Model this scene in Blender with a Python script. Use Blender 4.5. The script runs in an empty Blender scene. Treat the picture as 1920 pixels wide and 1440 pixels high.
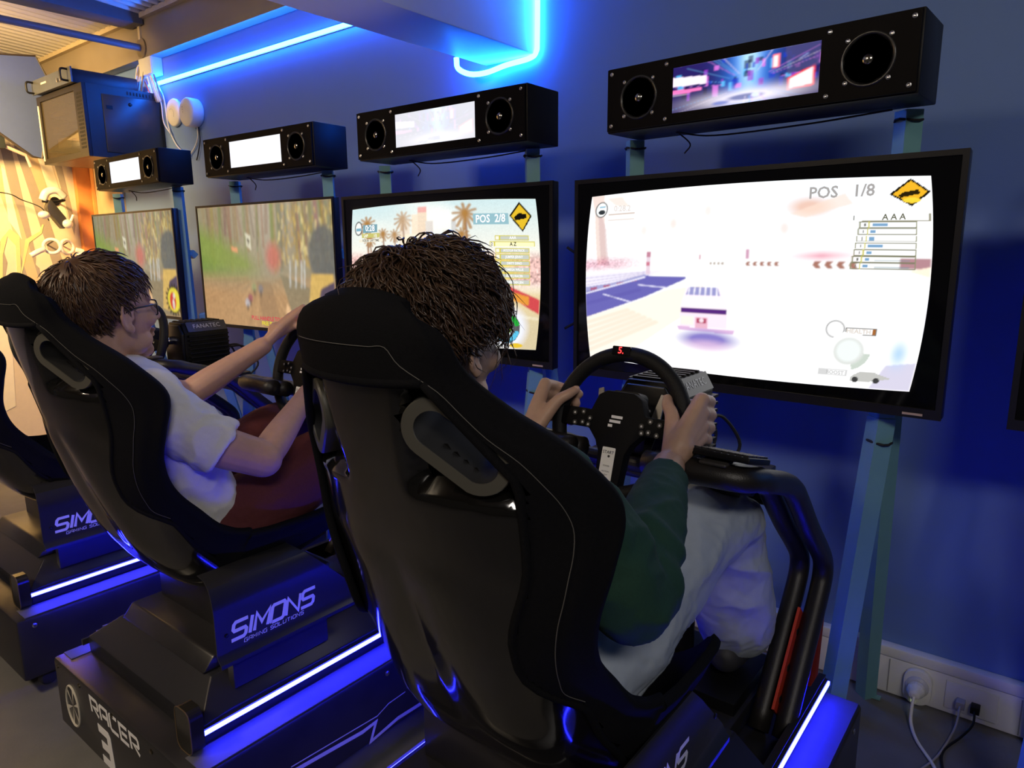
import bpy, bmesh, math, random
import numpy as np
from mathutils import Vector, Matrix, noise
random.seed(7)
S = bpy.context.scene
COL = S.collection
# ------------------------------------------------------------------ camera
HC = 1.32
cam = bpy.data.cameras.new('camera'); cam.sensor_width = 36.0; cam.lens = 1318.06/1920*36.0
cam.clip_start = .02
co = bpy.data.objects.new('camera', cam); COL.objects.link(co); S.camera = co
yaw, pitch, roll = (math.radians(a) for a in (38.40174, 10.98708, -.50602))
fw = Vector((-math.sin(yaw)*math.cos(pitch), math.cos(yaw)*math.cos(pitch), -math.sin(pitch)))
rt = Vector((math.cos(yaw), math.sin(yaw), 0)); up = rt.cross(fw)
r2 = rt*math.cos(roll)+up*math.sin(roll); u2 = up*math.cos(roll)-rt*math.sin(roll)
M = Matrix((r2, u2, -fw)).transposed().to_4x4(); M.translation = (0, 0, HC); co.matrix_world = M
# ------------------------------------------------------------------ world, lights, exposure
W = bpy.data.worlds.new('world'); S.world = W; W.use_nodes = True
W.node_tree.nodes['Background'].inputs[0].default_value = (.55, .50, .46, 1)
W.node_tree.nodes['Background'].inputs[1].default_value = .035
def area(name, loc, aim, sx, sy, power, col):
    l = bpy.data.lights.new(name, 'AREA'); l.shape = 'RECTANGLE'; l.size = sx; l.size_y = sy; l.energy = power; l.color = col
    o = bpy.data.objects.new(name, l); COL.objects.link(o); o.location = loc
    o.rotation_euler = (Vector(aim)-Vector(loc)).to_track_quat('-Z', 'Y').to_euler()
    return o
wl_ = area('warm_ceiling_lamp', (-4.45, .55, 2.5), (-5.45, 1.75, 1.55), .35, .35, 62, (1, .62, .22)); wl_.data.spread = math.radians(110)
area('room_ceiling_lamp', (-1.9, -1.0, 2.62), (-1.3, .7, .9), 1.1, .35, 68, (1, .80, .56))
area('room_ceiling_lamp_b', (1.1, -.9, 2.62), (-.4, 1.3, .9), .9, .35, 27, (1, .92, .84))
S.view_settings.view_transform = 'Standard'; S.view_settings.look = 'None'
S.view_settings.exposure = 0.0; S.view_settings.gamma = 1.0; S.view_settings.use_curve_mapping = False
# ------------------------------------------------------------------ helpers
def lin(c):
    return tuple(((v/255+.055)/1.055)**2.4 if v/255 > .04045 else v/255/12.92 for v in c)
MATS = {}
def mat(name, col, rough=.5, metal=0, emit=None, es=0, noise_amt=.12, nscale=30, bump=0, bscale=120, coat=0, spec=.5, alpha=1, trans=0):
    if name in MATS: return MATS[name]
    m = bpy.data.materials.new(name); m.use_nodes = True
    nt = m.node_tree; b = nt.nodes['Principled BSDF']
    b.inputs['Base Color'].default_value = (*col, 1); b.inputs['Roughness'].default_value = rough; b.inputs['Metallic'].default_value = metal
    b.inputs['Specular IOR Level'].default_value = spec
    if coat: b.inputs['Coat Weight'].default_value = coat; b.inputs['Coat Roughness'].default_value = .06
    if trans: b.inputs['Transmission Weight'].default_value = trans
    if alpha < 1: b.inputs['Alpha'].default_value = alpha
    if emit: b.inputs['Emission Color'].default_value = (*emit, 1); b.inputs['Emission Strength'].default_value = es
    tc = nt.nodes.new('ShaderNodeTexCoord')
    if noise_amt:
        n = nt.nodes.new('ShaderNodeTexNoise'); n.inputs['Scale'].default_value = nscale; n.inputs['Detail'].default_value = 4
        nt.links.new(tc.outputs['Object'], n.inputs['Vector'])
        mr = nt.nodes.new('ShaderNodeMapRange'); mr.inputs['To Min'].default_value = 1-noise_amt; mr.inputs['To Max'].default_value = 1+noise_amt
        nt.links.new(n.outputs['Fac'], mr.inputs['Value'])
        mx = nt.nodes.new('ShaderNodeVectorMath'); mx.operation = 'SCALE'; mx.inputs[0].default_value = col
        nt.links.new(mr.outputs['Result'], mx.inputs['Scale']); nt.links.new(mx.outputs['Vector'], b.inputs['Base Color'])
    if bump:
        n2 = nt.nodes.new('ShaderNodeTexNoise'); n2.inputs['Scale'].default_value = bscale; n2.inputs['Detail'].default_value = 3
        nt.links.new(tc.outputs['Object'], n2.inputs['Vector'])
        bp = nt.nodes.new('ShaderNodeBump'); bp.inputs['Strength'].default_value = bump; bp.inputs['Distance'].default_value = .004
        nt.links.new(n2.outputs['Fac'], bp.inputs['Height']); nt.links.new(bp.outputs['Normal'], b.inputs['Normal'])
    MATS[name] = m; return m
def emat(name, col, es):
    if name in MATS: return MATS[name]
    m = bpy.data.materials.new(name); m.use_nodes = True; nt = m.node_tree; nt.nodes.clear()
    o = nt.nodes.new('ShaderNodeOutputMaterial'); e = nt.nodes.new('ShaderNodeEmission')
    e.inputs[0].default_value = (*col, 1); e.inputs[1].default_value = es
    nt.links.new(e.outputs[0], o.inputs[0]); MATS[name] = m; return m
def screen_mat(name, es):
    if name in MATS: return MATS[name]
    m = bpy.data.materials.new(name); m.use_nodes = True; nt = m.node_tree; nt.nodes.clear()
    o = nt.nodes.new('ShaderNodeOutputMaterial'); e = nt.nodes.new('ShaderNodeEmission'); a = nt.nodes.new('ShaderNodeVertexColor'); a.layer_name = 'pic'
    e.inputs[1].default_value = es
    nt.links.new(a.outputs['Color'], e.inputs[0]); nt.links.new(e.outputs[0], o.inputs[0]); MATS[name] = m; return m
ORG = {}
def tag(o, label=None, cat=None, group=None, kind=None):
    if label: o['label'] = label
    if cat: o['category'] = cat
    if group: o['group'] = group
    if kind: o['kind'] = kind
    return o
def thing(name, label, cat, loc=(0, 0, 0), rotz=0, group=None, org=(0, 0, 0), rot=None):
    o = bpy.data.objects.new(name, None); COL.objects.link(o); o.location = loc
    o.rotation_euler = rot if rot else (0, 0, rotz); o.empty_display_size = .05
    ORG[o.name] = Vector(org); return tag(o, label, cat, group)
def org_of(p):
    return ORG.get(p.name, Vector((0, 0, 0))) if p is not None else Vector((0, 0, 0))
def dup(o, parent=None, **kw):
    c = o.copy(); COL.objects.link(c); c.parent = parent
    for ch in list(o.children): dup(ch, c)
    if o.name in ORG: ORG[c.name] = ORG[o.name]
    if kw: tag(c, **kw)
    return c
class MB:
    def __init__(s): s.v = []; s.f = []
    def add(s, vs, fs):
        k = len(s.v); s.v += [Vector(p) for p in vs]; s.f += [tuple(i+k for i in f) for f in fs]; return s
    def box(s, a, b, R=None, o=None):
        (x0, y0, z0), (x1, y1, z1) = a, b
        vs = [Vector(p) for p in ((x0,y0,z0),(x1,y0,z0),(x1,y1,z0),(x0,y1,z0),(x0,y0,z1),(x1,y0,z1),(x1,y1,z1),(x0,y1,z1))]
        if R is not None: vs = [R @ p for p in vs]
        if o is not None: vs = [p+Vector(o) for p in vs]
        return s.add(vs, [(3,2,1,0),(4,5,6,7),(0,1,5,4),(1,2,6,5),(2,3,7,6),(3,0,4,7)])
    def cbox(s, c, sz, R=None):
        h = [q/2 for q in sz]
        return s.box((-h[0],-h[1],-h[2]), (h[0],h[1],h[2]), R, c)
    def loft(s, rings, cap=True, close=False):
        n = len(rings[0]); k = len(s.v)
        for r in rings: s.v += [Vector(p) for p in r]
        m = len(rings)
        for i in range(m if close else m-1):
            a = k+i*n; b = k+((i+1) % m)*n
            for j in range(n): s.f.append((a+j, a+(j+1) % n, b+(j+1) % n, b+j))
        if cap and not close: s.f.append(tuple(k+j for j in reversed(range(n)))); s.f.append(tuple(k+(m-1)*n+j for j in range(n)))
        return s
    def tube(s, pts, rad, n=10, close=False, cap=True, flat=None):
        pts = [Vector(p) for p in pts]; m = len(pts)
        if not hasattr(rad, '__len__'): rad = [rad]*m
        rings = []; prev = None
        for i, p in enumerate(pts):
            t = (pts[(i+1) % m]-pts[i-1]) if (close or 0 < i < m-1) else (pts[1]-pts[0] if i == 0 else pts[-1]-pts[-2])
            t.normalize()
            if prev is None:
                a = Vector((0, 0, 1)).cross(t)
                if a.length < .1: a = Vector((1, 0, 0)).cross(t)
            else: a = prev-t*prev.dot(t)
            a.normalize(); prev = a; b = t.cross(a)
            fx, fy = flat if flat else (1, 1)
            rings.append([p+(a*math.cos(q)*fx+b*math.sin(q)*fy)*rad[i] for q in (2*math.pi*j/n for j in range(n))])
        return s.loft(rings, cap, close)
    def cyl(s, a, b, r, n=16): return s.tube([a, b], r, n)
    def sqtube(s, a, b, w):
        return s.tube([a, b], w*.7071, 4)
    def prism(s, poly, ax0, ax1, fn):
        """poly 2D list, fn(p2,h)->3D"""
        n = len(poly); vs = [fn(p, ax0) for p in poly]+[fn(p, ax1) for p in poly]
        fs = [tuple(reversed(range(n))), tuple(range(n, 2*n))]+[(i, (i+1) % n, n+(i+1) % n, n+i) for i in range(n)]
        return s.add(vs, fs)
    def lathe(s, prof, o, ax, n=20):
        ax = Vector(ax).normalized(); a = ax.orthogonal().normalized(); b = ax.cross(a)
        rings = [[Vector(o)+ax*h+(a*math.cos(q)+b*math.sin(q))*max(r, 1e-4) for q in (2*math.pi*j/n for j in range(n))] for r, h in prof]
        return s.loft(rings, True)
    def ball(s, c, r, n=12, m=8, sc=(1, 1, 1), R=None):
        c = Vector(c); rings = []
        for i in range(m+1):
            t = math.pi*i/m; rr = max(math.sin(t), .02)
            ring = []
            for j in range(n):
                q = 2*math.pi*j/n; p = Vector((rr*math.cos(q)*sc[0], rr*math.sin(q)*sc[1], -math.cos(t)*sc[2]))*r
                ring.append(c+(R @ p if R is not None else p))
            rings.append(ring)
        return s.loft(rings, True)
    def build(s, name, m, parent=None, smooth=False, bevel=0, seg=2, auto=None, label=None):
        o0 = org_of(parent); me = bpy.data.meshes.new(name)
        me.from_pydata([p-o0 for p in s.v], [], s.f); me.update()
        bm = bmesh.new(); bm.from_mesh(me)
        bmesh.ops.recalc_face_normals(bm, faces=bm.faces)
        if bevel: bmesh.ops.bevel(bm, geom=[e for e in bm.edges if len(e.link_faces) == 2 and e.calc_face_angle(0) > .5], offset=bevel, segments=seg, profile=.5, affect='EDGES', clamp_overlap=True)
        if smooth or bevel or auto:
            for f in bm.faces: f.smooth = True
        a = auto if auto else (.6 if (bevel or not smooth) else None)
        if a:
            for e in bm.edges:
                if len(e.link_faces) == 2 and e.calc_face_angle(0) > a: e.smooth = False
        bm.to_mesh(me); bm.free()
        if m: me.materials.append(m)
        o = bpy.data.objects.new(name, me); COL.objects.link(o); o.parent = parent
        ORG[o.name] = o0
        if label: o['label'] = label
        return o
def struct(o): o['kind'] = 'structure'; return o
def text_mesh(body, size=1.0, bold=0, shear=0, align='CENTER', sp=1.0):
    c = bpy.data.curves.new('t', 'FONT'); c.body = body; c.size = size; c.offset = bold*size; c.shear = shear; c.align_x = align; c.align_y = 'CENTER'; c.space_character = sp
    c.resolution_u = 2
    o = bpy.data.objects.new('t', c); COL.objects.link(o); bpy.context.view_layer.update()
    me = bpy.data.meshes.new_from_object(o.evaluated_get(bpy.context.evaluated_depsgraph_get()))
    vs = [v.co.copy() for v in me.vertices]; fs = [tuple(p.vertices) for p in me.polygons]
    bpy.data.objects.remove(o); bpy.data.curves.remove(c); bpy.data.meshes.remove(me)
    return vs, fs
def put_text(mb, body, o, ex, ey, size, **kw):
    vs, fs = text_mesh(body, size, **kw); o = Vector(o); ex = Vector(ex).normalized(); ey = Vector(ey).normalized()
    mb.add([o+ex*v.x+ey*v.y for v in vs], fs); return mb
def strokes(mb, lines, o, ex, ey, w, th=.0008):
    """flat ribbons: lines = list of polylines in 2D; width w; mitred"""
    o = Vector(o); ex = Vector(ex); ey = Vector(ey)
    for pl in lines:
        pl = [Vector(p) for p in pl]; n = len(pl); L = []; R = []
        for i in range(n):
            d1 = (pl[i]-pl[i-1]).normalized() if i else (pl[1]-pl[0]).normalized()
            d2 = (pl[i+1]-pl[i]).normalized() if i < n-1 else d1
            n1 = Vector((-d1.y, d1.x)); n2 = Vector((-d2.y, d2.x)); mm = (n1+n2)
            mm = mm.normalized() if mm.length > .01 else n1
            k = min(1.6, 1/max(.3, mm.dot(n1)))
            L.append(pl[i]+mm*w/2*k); R.append(pl[i]-mm*w/2*k)
        vs = [o+ex*p.x+ey*p.y for p in L+R]
        mb.add(vs, [(i, i+1, n+i+1, n+i) for i in range(n-1)])
    return mb
GL = {  # wide square lettering, unit cell 1 x 1
 'S': [[(1,1),(.12,1),(0,.88),(0,.62),(.12,.5),(.88,.5),(1,.38),(1,.12),(.88,0),(0,0)]],
 'I': [[(.5,0),(.5,1)]], 'M': [[(0,0),(0,1),(.5,.35),(1,1),(1,0)]],
 'O': [[(.1,0),(0,.1),(0,.9),(.1,1),(.9,1),(1,.9),(1,.1),(.9,0),(.1,0)]],
 'N': [[(0,0),(0,1),(1,0),(1,1)]], 'R': [[(0,0),(0,1),(.9,1),(1,.9),(1,.55),(.9,.45),(.3,.45),(1,0)]],
 'A': [[(0,0),(0,.85),(.15,1),(1,1),(1,0)],[(.25,.42),(.86,.42)]], 'C': [[(1,1),(.12,1),(0,.88),(0,.12),(.12,0),(1,0)]],
 'E': [[(1,1),(0,1),(0,0),(1,0)],[(.2,.5),(.9,.5)]], '3': [[(-.12,1),(.98,1)],[(.10,.5),(.9,.5)],[(-.12,0),(.98,0)],[(.86,-.10),(.86,.50),(.86,1.10)]],
 'G': [[(1,1),(.1,1),(0,.9),(0,.1),(.1,0),(1,0),(1,.5),(.55,.5)]], 'L': [[(0,1),(0,0),(1,0)]], 'U': [[(0,1),(0,.1),(.1,0),(.9,0),(1,.1),(1,1)]], 'T': [[(0,1),(1,1)],[(.5,1),(.5,0)]], '2': [[(0,1),(1,1),(1,.5),(0,.5),(0,0),(1,0)]], ' ': []}
def word(mb, s, o, ex, ey, cw, ch, gap, wt, slant=.0):
    x = 0
    for c in s:
        w = cw*(.22 if c == 'I' else (.45 if c == ' ' else 1))
        ls = [[(x+(p[0]*w if c != 'I' else w*.5)+p[1]*ch*slant, p[1]*ch) for p in l] for l in GL[c]]
        strokes(mb, ls, o, ex, ey, wt); x += w+gap
    return mb
def cr(pts, n=8, close=False):
    """Catmull-Rom through points (tuples of any length)"""
    P = [np.array(p, float) for p in pts]; m = len(P); out = []
    for i in range(m if close else m-1):
        if close: a, b, c, d = P[i-1], P[i], P[(i+1) % m], P[(i+2) % m]
        else: a = P[i-1] if i else 2*P[0]-P[1]; b = P[i]; c = P[i+1]; d = P[i+2] if i+2 < m else 2*P[-1]-P[-2]
        for k in range(n):
            t = k/n; out.append(.5*((2*b)+(c-a)*t+(2*a-5*b+4*c-d)*t*t+(3*b-a-3*c+d)*t**3))
    if not close: out.append(P[-1])
    return out
# ------------------------------------------------------------------ materials
BLK = mat('black_plastic', (.007, .007, .008), .45, spec=.25)
BLKG = mat('black_gloss', (.006, .006, .007), .10, spec=.6, noise_amt=.1)
BLKM = mat('black_matte', (.010, .010, .011), .75, noise_amt=.2)
WOODB = mat('black_stained_panel', (.008, .007, .007), .45, spec=.2, noise_amt=.35, nscale=14)
METD = mat('dark_metal', (.03, .03, .032), .35, .8)
CHR = mat('screw_steel', (.65, .65, .66), .28, 1)
TEAL = mat('teal_painted_steel', (.16, .36, .40), .45, noise_amt=.06)
WALLM = mat('blue_wall_paint', (.135, .235, .51), .62, noise_amt=.05, nscale=3, bump=.05, bscale=200)
WHITE = mat('white_plastic', (.78, .78, .76), .4, noise_amt=.04)
WHP = mat('white_painted_board', (.74, .76, .78), .55, noise_amt=.05, nscale=8)
FLOOR = mat('dark_floor', (.16, .155, .15), .55, noise_amt=.25, nscale=9, bump=.1)
BEAMM = mat('brown_steel_fascia', (.30, .25, .19), .42, noise_amt=.12, nscale=6)
NEON = emat('neon_blue_white', (.008, .15, 1.0), 100)
LEDB = emat('led_blue', (.012, .014, 1.0), 95)
# ------------------------------------------------------------------ room
WY = 2.2; WX = -5.5; CZ = 2.62
mb = MB(); mb.box((-9.5, -3.4, -.06), (2.4, WY+.1, 0)); struct(mb.build('floor', FLOOR))
mb = MB(); mb.box((-9.5, WY, 0), (2.4, WY+.1, 3.0)); struct(mb.build('wall_back', WALLM))
MURALB = mat('mural_base', (.72, .62, .46), .7, noise_amt=.05)
mb = MB(); mb.box((WX-.1, -3.4, 0), (WX, WY, 2.22)); wl = struct(mb.build('wall_left', MURALB))
# mural print: flat painted bands on the end wall, polygons in (y, z)
mur = {
 'mural_grey': ((.33, .29, .24), [[(1.66,2.10),(1.72,2.10),(1.79,1.30),(1.75,1.02),(1.70,1.02),(1.73,1.32)],[(1.74,2.05),(1.80,2.05),(1.99,1.02),(1.92,1.02)],[(1.95,2.04),(2.00,2.04),(2.055,1.50),(2.04,1.43)],
   [(1.50,1.60),(1.54,1.72),(1.62,1.25),(1.58,1.10)],[(1.69,1.35),(1.80,1.21),(1.80,1.14),(1.75,1.20),(1.76,1.08),(1.70,1.14)]]),
 'mural_tan': ((.58, .44, .27), [[(1.55,2.10),(1.60,2.10),(1.72,1.60),(1.80,1.05),(1.74,1.05),(1.66,1.55)],[(1.80,1.98),(1.86,2.0),(1.93,1.62),(1.88,1.62)],[(1.62,1.95),(1.66,2.0),(1.48,1.30),(1.45,1.42)],[(1.40,1.9),(1.46,1.95),(1.60,1.50),(1.53,1.35)]]),
 'mural_cream': ((.86, .80, .62), [[(1.86,2.02),(1.93,2.03),(2.02,1.52),(1.97,1.50)],[(1.66,1.86),(1.68,1.84),(1.72,1.40),(1.66,1.52)],[(1.44,1.30),(1.52,1.42),(1.50,1.0),(1.42,1.0)],[(1.3,1.9),(1.38,2.0),(1.5,1.2),(1.42,1.1)],[(1.3,.9),(1.6,1.0),(1.55,.3),(1.3,.2)]]),
 'mural_green': ((.55, .60, .28), [[(1.55,1.10),(1.60,1.40),(1.66,1.47),(1.71,1.42),(1.69,1.20),(1.66,1.12),(1.68,1.36),(1.64,1.42),(1.60,1.30),(1.575,1.10)],[(1.68,1.14),(1.76,1.38),(1.84,1.44),(1.86,1.50),(1.85,1.50),(1.83,1.455),(1.74,1.40)],[(1.50,1.05),(1.545,1.32),(1.56,1.30),(1.53,1.05)]])}
for i, (n, (c, ps)) in enumerate(mur.items()):
    mb = MB()
    for j, p in enumerate(ps): mb.prism(p, WX, WX+.001+.0006*i+.0001*j, lambda q, h: (h, q[0], q[1]))
    o = mb.build('mural_print', mat(n, c, .7, noise_amt=.06), wl, label=n.split('_')[1]+' painted band of the wall mural')
# orange jamb in the corner
ORA = mat('orange_jamb', (.72, .26, .07), .5)
TAN = mat('warm_lit_wall_tan', (.55, .40, .24), .6)
j = tag(MB().box((WX, 2.075, 0), (WX+.05, WY, 2.15)).build('trim_1', ORA, bevel=.004), kind='structure')
MB().box((WX+.05, 2.165, 0), (WX+.066, 2.185, 2.15)).build('trim_edge', mat('orange_edge', (.8, .34, .10), .4), j)
tag(MB().box((WX+.07, WY-.015, .2), (-5.02, WY, 2.05)).build('warm_wall_patch', TAN), kind='structure')  # added sheet; its tan colour stands for warm light on the back wall
# baseboard trunking along the back wall
TR = mat('white_trunking', (.80, .80, .78), .4, noise_amt=.03)
bb = struct(MB().box((-5.45, WY-.03, .004), (2.3, WY, .12)).build('baseboard_back', TR, bevel=.004))
MB().box((-5.45, WY-.036, .122), (2.3, WY, .155)).build('trunking_lid', TR, bb, bevel=.006)
for x in (-.45, -.30, .02, .3):
    MB().box((x-.0015, WY-.0315, .01), (x+.0015, WY-.029, .115)).build('cover_joint', mat('joint_grey', (.35, .34, .33), .6), bb)
# fascia along the top of the wall, ceiling, rafters, beam
fa = struct(MB().box((-9.4, 2.13, 2.43), (-1.9, WY, 2.66)).build('trim_3', BEAMM, bevel=.004))
MB().box((-9.4, 2.10, 2.632), (-1.9, 2.13, 2.66)).build('fascia_lip', mat('pale_flashing', (.62, .52, .36), .45), fa)
mb = MB(); nx = 1000; x0, x1 = -9.4, -3.9
vs = []; fs = []
for i in range(nx+1):
    x = x0+(x1-x0)*i/nx; z = 2.668+.016*math.sin(2*math.pi*x/.075)
    vs += [(x, -3.2, z+.35), (x, 2.12, z), (x, -3.2, z+.358), (x, 2.12, z+.008)]
for i in range(nx):
    a = 4*i; fs += [(a, a+1, a+5, a+4), (a+2, a+6, a+7, a+3)]
mb.add(vs, fs); ce = struct(mb.build('ceiling', mat('corrugated_sheet', (.66, .64, .62), .4, noise_amt=.05), smooth=True))
cb = MB().box((-3.9, -3.2, 2.70), (2.4, WY, 2.8)).build('ceiling_board', mat('brown_ceiling_board', (.09, .058, .036), .6), ce)
ra = struct(MB().box((-4.53, -3.0, 2.60), (-4.37, 2.12, 2.70)).build('trim_4', mat('dark_rafter', (.09, .10, .12), .5), bevel=.003))
BP = tag(MB().cyl((-4.43, -2.9, 2.485), (-4.43, 2.12, 2.485), .019, 20).build('ceiling_pipe', mat('grey_pipe', (.13, .14, .17), .4), smooth=False), 'grey metal pipe running under the corrugated ceiling to the wall', 'pipe')
MB().lathe([(.02, 0), (.055, .002), (.055, .010), (.03, .014)], (-4.43, 2.13, 2.485), (0, -1, 0), 24).build('flange', mat('brass_flange', (.30, .24, .14), .4, .5), BP)
MB().box((-4.43-.012, 2.118, 2.53), (-4.43+.012, 2.13, 2.63)).build('strap', mat('pale_flashing', (.6, .5, .36), .45), BP)
bm_ = struct(MB().box((-1.855, -3.0, 2.003), (-1.612, WY, 2.70)).build('trim_5', WHP, bevel=.004))
MB().box((-1.613, -3.0, 2.20), (-1.609, WY, 2.206)).build('groove', mat('joint_shadow', (.25, .25, .27), .7), bm_)
for y in (1.4, 1.78): MB().lathe([(.004, 0), (.005, .001), (.003, .002)], (-1.612, y, 2.09), (1, 0, 0), 10).build('screw', METD, bm_)
# neon strip on the wall and on the beam
ns = tag(MB().tube([(-4.50, 2.186, 2.297), (-3.5, 2.186, 2.296), (-1.86, 2.186, 2.295)], .009, 10).build('neon_strip', NEON, smooth=True), 'straight glowing blue neon strip along the top of the back wall', 'neon light')
MB().box((-4.50, 2.192, 2.285), (-1.86, WY, 2.309)).build('clip_rail', WHITE, ns)
pts = cr([(-1.600, 2.185, 2.66), (-1.600, 2.185, 2.30), (-1.602, 2.185, 2.06), (-1.606, 2.183, 2.01), (-1.635, 2.180, 1.992), (-1.74, 2.178, 1.985), (-1.82, 2.16, 1.968), (-1.875, 2.13, 1.965), (-1.91, 2.10, 1.985), (-1.905, 2.085, 2.02)], 8)
tag(MB().tube(pts, .0095, 10).build('neon_strip', NEON, smooth=True), 'curved glowing blue neon tube looped round the end of the white beam', 'neon light')
# ------------------------------------------------------------------ picture painter for the screens
class Pic:
    def __init__(s, w, h, c): s.w, s.h = w, h; s.a = np.zeros((h, w, 3)); s.a[:] = lin(c); s.Y, s.X = np.mgrid[0:h, 0:w]; s.U = s.X/(w-1); s.V = s.Y/(h-1); s.rng = np.random.default_rng(w*7+h)
    def mix(s, m, c, al=1):
        m = (m*al)[..., None]; s.a = s.a*(1-m)+np.array(lin(c))*m; return s
    def soft(s, d, k): return np.clip(.5-d/k, 0, 1)
    def poly(s, ps, c, al=1):
        m = np.zeros((s.h, s.w), bool); n = len(ps)
        for i in range(n):
            (x1, y1), (x2, y2) = ps[i], ps[(i+1) % n]
            if y1 == y2: continue
            cnd = ((y1 > s.V) != (y2 > s.V)) & (s.U < (x2-x1)*(s.V-y1)/(y2-y1)+x1); m ^= cnd
        return s.mix(m.astype(float), c, al)
    def ell(s, x, y, rx, ry, c, al=1, k=.15): return s.mix(s.soft(np.hypot((s.U-x)/rx, (s.V-y)/ry)-1, k), c, al)
    def ring(s, x, y, r0, r1, asp, c, a0=-4, a1=4, al=1):
        d = np.hypot((s.U-x), (s.V-y)*asp); t = np.arctan2((s.V-y)*asp, s.U-x); return s.mix(((d > r0) & (d < r1) & (t > a0) & (t < a1)).astype(float), c, al)
    def rect(s, x0, y0, x1, y1, c, al=1): return s.mix(((s.U >= x0) & (s.U <= x1) & (s.V >= y0) & (s.V <= y1)).astype(float), c, al)
    def line(s, x0, y0, x1, y1, w, c, al=1):
        d = np.array((x1-x0, y1-y0)); L = max((d**2).sum(), 1e-9); t = np.clip(((s.U-x0)*d[0]+(s.V-y0)*d[1])/L, 0, 1)
        return s.mix(s.soft(np.hypot(s.U-x0-t*d[0], s.V-y0-t*d[1])/w-1, .6), c, al)
    def blur(s, k=1, ax=(0, 1)):
        for _ in range(k):
            for x in ax: s.a = (np.roll(s.a, 1, x)+2*s.a+np.roll(s.a, -1, x))/4
        return s
    def speck(s, amt, m=None, sx=1, sy=1):
        g = s.rng.normal(0, 1, (s.h//sy+1, s.w//sx+1)); g = np.repeat(np.repeat(g, sy, 0), sx, 1)[:s.h, :s.w]
        k = 1+amt*g*(1 if m is None else m); s.a *= np.clip(k, .1, 3)[..., None]; return s
def region(p, f): return np.clip(f, 0, 1)
rnd = random.Random(3)
def forest(emblem, shift=0.0):
    p = Pic(224, 126, (150, 140, 112)); U, V = p.U, p.V
    p.mix(np.clip(1-np.abs(U-.55)/.35, 0, 1)*np.clip(1-V/.7, 0, 1), (190, 180, 168), .8)
    for i in range(70):
        x = rnd.random(); c = (118+rnd.randint(-20, 40), 104+rnd.randint(-20, 40), 66+rnd.randint(-14, 40)); p.line(x, 0, x+rnd.uniform(-.02, .03), rnd.uniform(.2, .55), rnd.uniform(.003, .012), c, .55)
    p.mix(np.clip(((V-.08-.62*U)*6), 0, 1)*np.clip((.62-V+.1*U)*6, 0, 1)*np.clip((.52-U)*6, 0, 1), (128, 152, 62), .9)
    p.mix(np.clip(((V-.36-.5*U)*5), 0, 1)*np.clip((.66-V)*7, 0, 1)*np.clip((.5-U)*6, 0, 1), (96, 140, 44), .8)
    road = np.clip((V-.56+.10*np.abs(U-.45))*5, 0, 1); p.mix(road, (186, 142, 96), .95)
    for i in range(60):
        a = rnd.uniform(-1.9, 1.7); x0 = .47+.04*rnd.random(); y0 = .58; L = rnd.uniform(.25, .7)
        p.line(x0+math.sin(a)*.12, y0+abs(math.cos(a))*.08, x0+math.sin(a)*L, y0+abs(math.cos(a))*L, rnd.uniform(.002, .008), rnd.choice([(160, 120, 80), (200, 158, 112), (140, 106, 74)]), .22)
    p.poly([(.44, .62), (.55, .62), (.62, 1), (.48, 1)], (120, 92, 70), .4)
    p.poly([(.62, .55), (1, .75), (1, 1), (.72, 1)], (120, 118, 96), .75)
    for i in range(130):
        x = rnd.uniform(.62, 1); y = rnd.uniform(0, .45); p.line(x, y, x+rnd.uniform(-.01, .012), y+rnd.uniform(.03, .08), .004, rnd.choice([(214, 190, 110), (170, 140, 70), (196, 160, 80), (236, 216, 150)]), .7)
    p.ell(.93, .40, .10, .22, (92, 98, 100), .9, .2)
    p.ell(.58, .42, .05, .11, (206, 96, 92), .8, .9)
    p.poly([(.38, .22), (.42, .25), (.42, .37), (.385, .33)], (226, 222, 196)); p.poly([(.392, .26), (.41, .29), (.398, .33)], (40, 40, 36))
    p.poly([(.26, .33), (.31, .345), (.31, .385), (.265, .37)], (232, 160, 110))
    for x, y, c in ((.36, .80, (190, 190, 200)), (.385, .76, (150, 60, 90)), (.42, .67, (150, 160, 110)), (.47, .68, (120, 120, 130))):
        p.ell(x, y, .018, .035, c, .9, .6); p.ell(x, y+.04, .008, .03, (60, 50, 44), .7, .6)
    p.poly([(.66, .78), (.70, .88), (.68, .93), (.645, .86)], (236, 190, 140))
    for x in (.70, .74, .78, .80): p.line(x, .45, x-.01, .66, .004, (226, 232, 232), .7)
    p.poly([(.84, .55), (.985, .55), (.98, .98), (.80, .93)], (216, 178, 96)); p.poly([(.90, .66), (.99, .60), (.99, .80), (.86, .88)], (74, 62, 90))
    if emblem:
        t = np.arctan2((p.V-.84)/1.78, p.U-.93); d = np.hypot(p.U-.93, (p.V-.84)/1.78)
        p.mix((d < .082+.008*np.sign(np.sin(t*18))).astype(float), (20, 18, 16)); p.mix((d < .066).astype(float), (232, 214, 60)); p.ell(.92, .85, .034, .085, (206, 40, 32), 1, .1); p.ell(.935, .80, .012, .03, (226, 214, 200)); p.ell(.925, .88, .012, .05, (226, 214, 200))
    p.speck(.05).speck(.07, sx=1, sy=4).speck(.06, road, 4, 1).blur(2); p.mix(np.ones_like(U)*.9*np.exp(-((U-.5)/.5)**2), (196, 172, 140), .22); return p
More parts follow.
